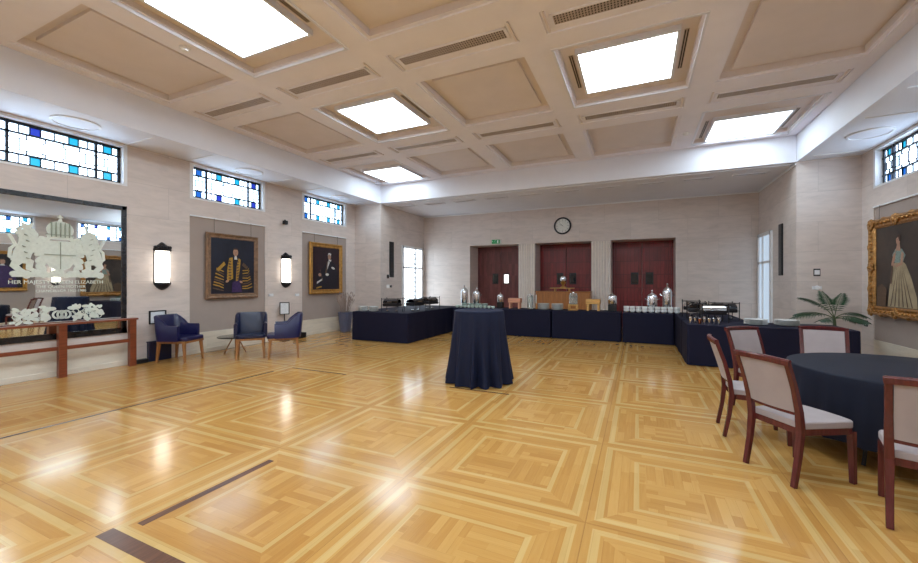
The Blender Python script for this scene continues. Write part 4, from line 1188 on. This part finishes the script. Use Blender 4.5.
# ------------------------------------------------------------------ dining chairs
def dining_chair(lab, loc, ang):
    t = thing('dining_chair', lab, 'chair', (*loc, 0), ang, 'mahogany dining chairs round the table')
    sq = [(-0.019, -0.017), (0.019, -0.017), (0.019, 0.017), (-0.019, 0.017)]
    SP = [(-0.285, 0.0), (-0.245, 0.22), (-0.225, 0.42), (-0.240, 0.56), (-0.285, 0.74), (-0.350, 0.93)]
    for s_ in (-1, 1):
        m = MB(); m.sweep([(x, s_ * (0.205 + 0.02 * max(0, z - 0.42)), z) for x, z in SP], sq, 0, (1, 0, 0), False, [0.95, 1.05, 1.25, 1.15, 1.0, 0.95])
        m.build('rear_leg', M['chairwood'], t, bevel=0.004)
    for s_ in (-1, 1):
        m = MB(); m.sweep([(0.215, s_ * 0.215, 0.40), (0.225, s_ * 0.218, 0)], sq, 0, (1, 0, 0), False, [1.2, 0.95]); m.build('front_leg', M['chairwood'], t, bevel=0.004)
    # top rail, bowed backwards
    m = MB(); pr = [(-0.016, -0.022), (0.016, -0.022), (0.020, 0.016), (0.008, 0.026), (-0.012, 0.026), (-0.020, 0.014)]
    m.sweep([(-0.354 - 0.028 * (1 - (y / 0.235) ** 2), y, 0.935 + 0.012 * (1 - (y / 0.235) ** 2)) for y in [-0.235 + 0.47 * i / 12 for i in range(13)]], pr, 0, (0, 0, 1))
    m.build('top_rail', M['chairwood'], t, smooth=True)
    m = MB(); m.sweep([(-0.232 - 0.02 * (1 - (y / 0.2) ** 2), y, 0.545) for y in [-0.2 + 0.4 * i / 8 for i in range(9)]], [(-0.012, -0.014), (0.012, -0.014), (0.012, 0.014), (-0.012, 0.014)], 0)
    m.build('lower_rail', M['chairwood'], t)
    # upholstered back pad
    n, k = 10, 6; vs = []
    for side in (0, 1):
        for j in range(k + 1):
            z = 0.555 + 0.365 * j / k
            xs_ = -0.238 - 0.108 * (max(0.0, z - 0.56) / 0.37) ** 1.2
            for i in range(n + 1):
                y = -0.188 + 0.376 * i / n
                bow = 0.026 * (1 - (y / 0.2) ** 2)
                pf = 0.012 * (1 - (2 * i / n - 1) ** 4) * (1 - (2 * j / k - 1) ** 4)
                vs.append((xs_ - bow + ((0.014 + pf) if side else (-0.012 - pf * 0.6)), y * (1 + 0.02 * j / k), z))
    N = (n + 1) * (k + 1); fs = []
    for side in (0, 1):
        for j in range(k):
            for i in range(n):
                a = side * N + j * (n + 1) + i; fs.append((a, a + 1, a + n + 2, a + n + 1))
    per = [i for i in range(n + 1)] + [j * (n + 1) + n for j in range(1, k + 1)] + [k * (n + 1) + i for i in range(n - 1, -1, -1)] + [j * (n + 1) for j in range(k - 1, 0, -1)]
    for q in range(len(per)):
        a, b = per[q], per[(q + 1) % len(per)]; fs.append((a, b, b + N, a + N))
    MB().add(vs, fs).build('back_pad', M['fabric'], t, smooth=True, angle=60)
    # seat
    m = MB(); poly = [(0.235, 0.20), (0.25, 0.12), (0.256, 0.0), (0.25, -0.12), (0.235, -0.20), (0.215, -0.228), (0.18, -0.235), (-0.20, -0.205), (-0.215, -0.19), (-0.215, 0.19), (-0.20, 0.205), (0.18, 0.235), (0.215, 0.228)]
    m.prism(poly, lambda u, v, w_: (u, v, 0.425 + w_), 0.055); m.build('seat_cushion', M['fabric'], t, bevel=0.022, seg=4, smooth=True)
    m = MB(); q_ = 0.94
    for a, b in zip(poly, poly[1:] + poly[:1]):
        m.bar((a[0] * q_ + 0.0, a[1] * q_, 0.405), (b[0] * q_, b[1] * q_, 0.405), 0.022, 0.05)
    m.build('seat_rail', M['chairwood'], t)
    return t
def dchair(lab, rx, ry, ang_deg):
    """place by the midpoint between the rear feet"""
    a = radians(ang_deg)
    dining_chair(lab, (rx + 0.285 * cos(a), ry + 0.285 * sin(a)), a)
dchair('nearest whole dining chair, seen from behind its left, left of the round table', 0.945, 3.87, 33)
dchair('dining chair seen edge-on, furthest left of the round table', 0.785, 4.85, -1)
dchair('dining chair behind the two left chairs, facing the round table from the back left', 1.24, 5.97, -56)
dchair('dining chair on the far side of the round table, facing the viewpoint', 2.12, 6.37, -101)
dchair('dining chair cut by the right edge of the photo', 1.62, 3.265, 70)

# ------------------------------------------------------------------ things on the buffet
def place(name, lab, cat, x, y, z=ZT, rz=0, group=None): return thing(name, lab, cat, (x, y, z), rz, group)
def chafer(lab, x, y, rz, w_=0.52, dark=True):
    t = place('chafing_dish', lab, 'chafing dish', x, y, ZT, rz, 'chafing dishes')
    d_ = 0.34; hw, hd = w_ / 2, d_ / 2
    for sx in (-1, 1):
        for sy in (-1, 1):
            m = MB(); m.tube([(sx * hw, sy * hd, 0), (sx * hw, sy * hd, 0.35)], 0.009, 8); m.ball((sx * hw, sy * hd, 0.355), 0.014, 6); m.build('stand_leg', M['iron'], t, smooth=True)
    m = MB()
    for z in (0.19, 0.34):
        m.tube([(-hw, -hd, z), (hw, -hd, z)], 0.006, 6); m.tube([(-hw, hd, z), (hw, hd, z)], 0.006, 6); m.tube([(-hw, -hd, z), (-hw, hd, z)], 0.006, 6); m.tube([(hw, -hd, z), (hw, hd, z)], 0.006, 6)
    m.build('stand_rail', M['iron'], t)
    m = MB(); m.box(-hw + 0.02, hw - 0.02, -hd + 0.02, hd - 0.02, 0.15, 0.23); m.build('water_pan', M['iron'], t, bevel=0.012)
    # rolled lid
    vs = []; n = 10; prof = [(hd - 0.02) * cos(pi * i / n) for i in range(n + 1)]
    m = MB(); pl = [((hd - 0.02) * cos(pi * i / n), 0.235 + 0.095 * sin(pi * i / n)) for i in range(n + 1)]
    m.prism(pl, lambda u, v, ww: (-hw + 0.025 + ww, u, v), w_ - 0.05); l = m.build('lid', M['blackgloss'] if dark else M['chrome'], t, smooth=True)
    m = MB(); m.tube([(-0.06, -hd + 0.02, 0.27), (-0.06, -hd - 0.015, 0.27), (0.06, -hd - 0.015, 0.27), (0.06, -hd + 0.02, 0.27)], 0.006, 6); m.build('lid_handle', M['chrome'], l)
    for sx in (-1, 1):
        m = MB(); m.lathe([(0.035, 0), (0.038, 0.045), (0.03, 0.05), (0.001, 0.05)], (sx * 0.12, 0, 0), 12); m.build('burner', M['chrome'], t, smooth=True)
chafer('leftmost dark chafing dish on the left buffet arm', -5.76, 8.47, radians(12), 0.44)
chafer('second dark chafing dish on the left buffet arm', -5.38, 8.98, radians(80), 0.46)
chafer('third dark chafing dish, rearmost on the left buffet arm', -5.38, 9.78, radians(80), 0.46)
chafer('rearmost chafing dish on the right buffet arm', 1.10, 10.35, radians(85), 0.5, False)
chafer('middle dark chafing dish on the right buffet arm', 1.12, 9.62, radians(85), 0.5)
chafer('large chafing dish at the front of the right buffet arm', 1.32, 9.0, radians(8), 0.44, False)
chafer('dark chafing dish set back on the right buffet arm', 1.62, 9.70, radians(10), 0.44)

def plates(lab, x, y, r, n, mat=None, dz=0.014, grp='stacked white plates'):
    t = place('plate_stack', lab, 'plates', x, y, ZT, 0, grp)
    prof0 = [(r * 0.55, 0), (r * 0.6, 0.004), (r * 0.97, 0.014), (r, 0.018), (r * 0.96, 0.019), (r * 0.6, 0.010), (0.001, 0.008)]
    me = None
    for k in range(n):
        if me is None:
            m = MB(); m.lathe(prof0, (0, 0, 0), 24); o = m.build('plate', mat or M['china'], t, smooth=True); me = o
        else:
            o = me.copy(); COL.objects.link(o); o.parent = t; o.location = (0, 0, dz * k)
plates('left stack of white plates on the left end of the buffet', -6.68, 8.47, 0.13, 9)
plates('right stack of white plates on the left end of the buffet', -6.38, 8.52, 0.13, 9)
plates('low stack of white plates left of the middle door', -2.42, 11.05, 0.165, 12)
plates('low stack of white plates in front of the oak desk, right one', -2.04, 11.05, 0.165, 12)
plates('wide stack of large white plates on the right buffet table', 1.96, 8.78, 0.185, 7)
plates('second wide stack of large white plates, further right on the buffet', 2.42, 8.82, 0.185, 7)
for k in range(4):
    plates('white saucer stack behind the row of pale cups, %s' % ['leftmost', 'second from left', 'third from left', 'rightmost'][k], -4.85 + 0.22 * k, 11.03, 0.10, 10, M['palechina'], 0.012, 'saucer stacks')

def cup(name, lab, x, y, grp, mat, z=ZT, two=True):
    t = place(name, lab, 'cups', x, y, z, pi / 2 + 0.3 * R2.random(), grp)
    for k in range(2 if two else 1):
        m = MB(); r = 0.070 if two else 0.056; hh = 0.082 if two else 0.07
        m.lathe([(r * 0.5, 0.0), (r * 0.62, 0.006), (r * 0.93, 0.03), (r, hh), (r * 0.95, hh), (r * 0.85, 0.033), (0.001, 0.012)], (0, 0, 0.07 * k), 18)
        c_ = m.build('cup', mat, t, smooth=True)
        m = MB(); m.tube([(r * 0.85 + 0.025 * sin(pi * q / 6), 0, 0.07 * k + 0.02 + 0.045 * q / 6) for q in range(7)], 0.005, 6); m.build('cup_handle', mat, c_)
R2 = random.Random(9)
ordn = ['first', 'second', 'third', 'fourth', 'fifth', 'sixth', 'seventh', 'eighth', 'ninth', 'tenth', 'eleventh']
for k in range(9):
    cup('cup_stack', 'stacked pair of white cups, %s from the left in the row by the right-hand door' % ordn[k], -0.27 + 0.143 * k, 11.0 - (0.0 if k < 8 else 0.02), 'white cup stacks by the right door', M['china'])
for k in range(10):
    cup('pale_cup', 'pale cup, %s from the left in the row on the back buffet' % ordn[k], -5.00 + 0.128 * k, 10.82, 'row of pale cups', M['palechina'], ZT, False)

def urn(lab, x, y, r, h, base=None, arms=True, body='chrome', name='coffee_urn'):
    t = place(name, lab, 'drink dispenser', x, y, ZT, 0, 'drink urns and dispensers')
    z = 0.0
    if base == 'block':
        m = MB(); m.box(-r * 0.95, r * 0.95, -r * 0.95, r * 0.95, 0, h * 0.36); m.build('base_block', M['black'], t, bevel=0.008); z = h * 0.36
    else:
        for k in range(4):
            a = pi / 4 + k * pi / 2
            m = MB(); m.tube([(r * cos(a), r * sin(a), 0), (r * 0.8 * cos(a), r * 0.8 * sin(a), h * 0.16)], 0.012, 6); m.build('leg', M[body], t)
        m = MB(); m.lathe([(0.04, 0.0), (0.045, 0.04), (0.02, 0.05)], (0, 0, 0), 12); m.build('burner', M['iron'], t)
        z = h * 0.15
    H_ = h - z
    m = MB(); m.lathe([(r * 0.75, z), (r * 0.95, z + 0.03 * H_), (r, z + 0.1 * H_), (r, z + 0.58 * H_), (r * 0.97, z + 0.62 * H_)], (0, 0, 0), 24); m.build('body', M['glass'] if body == 'glass' else M['chrome'], t, smooth=True)
    m = MB(); m.lathe([(r * 1.04, z + 0.615 * H_), (r * 1.02, z + 0.66 * H_), (r * 0.8, z + 0.76 * H_), (r * 0.35, z + 0.84 * H_), (r * 0.12, z + 0.87 * H_), (r * 0.14, z + 0.93 * H_), (r * 0.2, z + 0.96 * H_), (r * 0.1, z + H_), (0.001, z + H_)], (0, 0, 0), 24); m.build('lid', M['chrome'], t, smooth=True)
    m = MB(); zz = z + 0.12 * H_
    m.tube([(0, -r * 0.95, zz), (0, -r - 0.05, zz)], 0.012, 8); m.tube([(0, -r - 0.045, zz + 0.03), (0, -r - 0.045, zz - 0.035)], 0.009, 8); m.build('tap', M['iron'], t)
    if arms:
        for s_ in (-1, 1):
            m = MB(); m.tube([(s_ * r, 0, z + 0.5 * H_), (s_ * (r + 0.045), 0, z + 0.52 * H_), (s_ * (r + 0.05), 0, z + 0.58 * H_)], 0.009, 6); m.build('side_handle', M['chrome'], t)
urn('tall polished coffee urn, leftmost on the back buffet', -5.00, 11.36, 0.11, 0.68, None, False)
urn('polished coffee urn with side handles, second from the left', -4.58, 11.36, 0.11, 0.60)
urn('small steel dispenser on a black block before the left door', -3.75, 11.2, 0.09, 0.46, 'block', False)
urn('small steel dispenser on a black block right of the middle door', -0.62, 11.2, 0.11, 0.50, 'block', False)
urn('polished coffee urn with side handles before the right door', 0.33, 11.30, 0.12, 0.56)
urn('tallest polished coffee urn, rightmost on the back buffet', 0.68, 11.34, 0.11, 0.74)
# glass juice dispenser on a wooden foot
t = place('juice_dispenser', 'clear glass juice dispenser on a pale wooden stand before the oak desk', 'drink dispenser', -1.62, 11.12)
m = MB(); m.box(-0.12, 0.12, -0.12, 0.12, 0, 0.03); m.box(-0.12, 0.12, -0.12, 0.12, 0.13, 0.16)
for sx in (-1, 1):
    for sy in (-1, 1): m.box(sx * 0.10 - 0.018, sx * 0.10 + 0.018, sy * 0.10 - 0.018, sy * 0.10 + 0.018, 0.03, 0.13)
m.build('stand', M['lightwood'], t, bevel=0.003)
m = MB(); m.lathe([(0.10, 0.165), (0.115, 0.18), (0.115, 0.42), (0.09, 0.45), (0.085, 0.45), (0.108, 0.415), (0.108, 0.185), (0.001, 0.175)], (0, 0, 0), 24); m.build('jar', M['glass'], t, smooth=True)
m = MB(); m.lathe([(0.095, 0.45), (0.095, 0.47), (0.03, 0.48), (0.025, 0.50), (0.001, 0.505)], (0, 0, 0), 20); m.build('lid', M['chrome'], t, smooth=True)
m = MB(); m.tube([(0, -0.11, 0.20), (0, -0.15, 0.20)], 0.012, 8); m.tube([(0, -0.148, 0.225), (0, -0.148, 0.17)], 0.009, 8); m.build('tap', M['chrome'], t)
# tall glass jar
t = place('glass_jar', 'tall clear glass jar left of the oak desk', 'jar', -2.83, 11.15)
m = MB(); m.lathe([(0.08, 0), (0.085, 0.01), (0.085, 0.36), (0.07, 0.38), (0.064, 0.38), (0.078, 0.355), (0.078, 0.015), (0.001, 0.012)], (0, 0, 0), 20); m.build('jar', M['glass'], t, smooth=True)
m = MB(); m.lathe([(0.078, 0.38), (0.078, 0.40), (0.02, 0.41), (0.02, 0.43), (0.001, 0.435)], (0, 0, 0), 20); m.build('lid', M['chrome'], t, smooth=True)
t = place('candlestick', 'slim pale candlestick beside the tall glass jar', 'candlestick', -2.67, 11.2)
m = MB(); m.lathe([(0.04, 0), (0.04, 0.01), (0.012, 0.02), (0.010, 0.14), (0.02, 0.15), (0.02, 0.16)], (0, 0, 0), 14); m.build('holder', M['gold2'], t, smooth=True)
m = MB(); m.lathe([(0.012, 0.16), (0.012, 0.40), (0.002, 0.41)], (0, 0, 0), 12); m.build('candle', M['china'], t, smooth=True)
# wooden risers
def riser(lab, x, y, w_, h_, mat):
    t = place('wooden_riser', lab, 'display stand', x, y)
    m = MB(); m.box(-w_ / 2, w_ / 2, -0.11, 0.11, h_ - 0.13, h_); m.build('top', mat, t, bevel=0.006)
    for sx in (-1, 1):
        for sy in (-1, 1):
            m = MB(); m.box(sx * (w_ / 2 - 0.045) - 0.025, sx * (w_ / 2 - 0.045) + 0.025, sy * 0.085 - 0.02, sy * 0.085 + 0.02, 0, h_ - 0.13); m.build('leg', mat, t)
riser('pinkish wooden riser standing before the left door', -3.28, 11.15, 0.36, 0.30, M['pinkwood'])
riser('pale oak riser standing right of the oak desk', -1.10, 11.15, 0.36, 0.31, M['lightwood'])
# small metal cups at the front right
for k in range(7):
    t = place('metal_beaker', 'small shiny metal beaker, %s from the left before the chafing dishes' % ordn[k], 'beaker', 0.90 + 0.075 * k, 8.52 + 0.03 * (k % 2), ZT, 0, 'metal beakers')
    m = MB(); m.lathe([(0.024, 0), (0.03, 0.10 + 0.03 * (k % 3 == 0)), (0.027, 0.10 + 0.03 * (k % 3 == 0)), (0.022, 0.008), (0.001, 0.006)], (0, 0, 0), 16); m.build('body', M['copper'] if k == 2 else M['chrome'], t, smooth=True)
    m = MB(); m.lathe([(0.031, 0.10), (0.033, 0.104), (0.031, 0.108)], (0, 0, 0), 16); m.build('rim', M['chrome'], t, smooth=True)

# ------------------------------------------------------------------ oak desk, shelf and trophy behind the buffet
t = thing('oak_desk', 'tall oak-panelled desk behind the buffet in front of the middle door', 'desk', (-2.19, 12.7, 0))
m = MB(); m.box(-0.84, 0.84, -0.03, 0.0, 0.0, 1.2)
for k in range(8): m.box(-0.84 + k * 0.21 + 0.006, -0.84 + (k + 1) * 0.21 - 0.006, -0.042, -0.03, 0.06, 1.16)
m.build('front_panel', M['deskwood'], t, bevel=0.003)
for s_ in (-1, 1):
    m = MB(); m.box(s_ * 0.84 - 0.015, s_ * 0.84 + 0.015, 0, 0.42, 0, 1.2); m.build('side_panel', M['deskwood'], t)
m = MB(); m.box(-0.87, 0.87, -0.05, 0.44, 1.2, 1.225); m.build('desktop', M['deskwood'], t, bevel=0.004)
t = thing('display_shelf', 'small wooden shelf raised on the oak desk', 'shelf', (-2.2, 12.75, 1.225))
m = MB(); m.box(-0.37, 0.37, -0.12, 0.14, 0.09, 0.115); m.build('board', M['lightwood'], t, bevel=0.004)
for s_ in (-1, 1):
    m = MB(); m.box(s_ * 0.22 - 0.015, s_ * 0.22 + 0.015, -0.1, 0.12, 0, 0.09); m.build('bracket', M['lightwood'], t)
t = thing('trophy_lamp', 'small shiny gold and silver trophy on the raised shelf', 'trophy', (-2.17, 12.75, 1.34))
m = MB(); m.lathe([(0.10, 0), (0.10, 0.02), (0.05, 0.04), (0.03, 0.08), (0.07, 0.13), (0.09, 0.18), (0.05, 0.2)], (0, 0, 0), 18); m.build('stem', M['gold2'], t, smooth=True)
m = MB(); m.lathe([(0.05, 0.2), (0.09, 0.23), (0.10, 0.30), (0.07, 0.36), (0.001, 0.38)], (0, 0, 0), 18); m.build('cup', M['chrome'], t, smooth=True)

# ------------------------------------------------------------------ palm
t = thing('potted_palm', 'potted palm with arching green fronds behind the right end of the buffet', 'plant', (3.38, 9.70, 0))
m = MB(); m.lathe([(0.15, 0), (0.21, 0.40), (0.225, 0.42), (0.20, 0.42), (0.18, 0.36), (0.001, 0.36)], (0, 0, 0), 24); m.build('pot', M['black'], t, smooth=True)
m = MB(); m.tube([(0, 0, 0.36), (0.01, 0, 0.62), (0, 0.01, 0.86)], 0.03, 8, 0, [1.2, 1, 0.8]); m.build('trunk', M['stem'], t, smooth=True)
def frond(t, az, el, L, droop, seed):
    R = random.Random(seed); st = MB(); lf = MB()
    p = Vector((0, 0, 0.84)); d = Vector((cos(az) * cos(el), sin(az) * cos(el), sin(el))); path = [p.copy()]; n = 15
    dirs = []
    for i in range(n):
        d = (d + Vector((0, 0, -droop / n))).normalized(); p = p + d * L / n; path.append(p.copy()); dirs.append(d.copy())
    st.tube(path, 0.009, 6, 0, [1 - 0.75 * i / n for i in range(n + 1)])
    for i in range(4, n + 1):
        b = path[i]; dd = dirs[min(i, n - 1)]
        side = dd.cross(Vector((0, 0, 1))).normalized(); u = (i - 4) / (n - 4)
        ll = 0.19 * (1 - abs(u - 0.4) ** 1.5 * 1.3) * (0.9 + 0.2 * R.random())
        ll = max(ll, 0.06)
        for s_ in (-1, 1):
            for h_ in (0, 0.5)[:1 + (i > 7)]:
                bb = b - dd * (L / n) * h_
                tip = bb + (side * s_ * 0.75 + dd * 0.55).normalized() * ll + Vector((0, 0, -0.09 * ll / 0.2))
                mid = (bb + tip) / 2 + Vector((0, 0, 0.012)); wv = dd * 0.011
                lf.add([bb - wv * 0.4, mid - wv, tip, mid + wv, bb + wv * 0.4, mid + Vector((0, 0, -0.006))], [(0, 1, 5, 4), (1, 2, 5), (2, 3, 5), (3, 4, 5)])
    f = st.build('frond', M['stem'], t, smooth=True); lf.build('leaflets', M['leaf'], f)
cr = math.atan2(sin(YAW), cos(YAW))     # direction of the picture's right
for az, el, L, dr, sd in ((cr, radians(38), 0.66, 1.25, 1), (cr + pi, radians(30), 0.84, 1.0, 2), (cr + pi - 0.5, radians(64), 0.66, 1.3, 3), (cr + 0.5, radians(68), 0.60, 1.0, 4),
                          (cr + 2.3, radians(36), 0.6, 1.1, 5), (cr - 1.2, radians(30), 0.50, 1.1, 6), (cr + pi + 0.4, radians(12), 0.50, 0.5, 7), (cr - 0.3, radians(10), 0.45, 0.6, 8), (cr + 1.4, radians(70), 0.6, 0.9, 9)):
    frond(t, az, el, L, dr, sd)
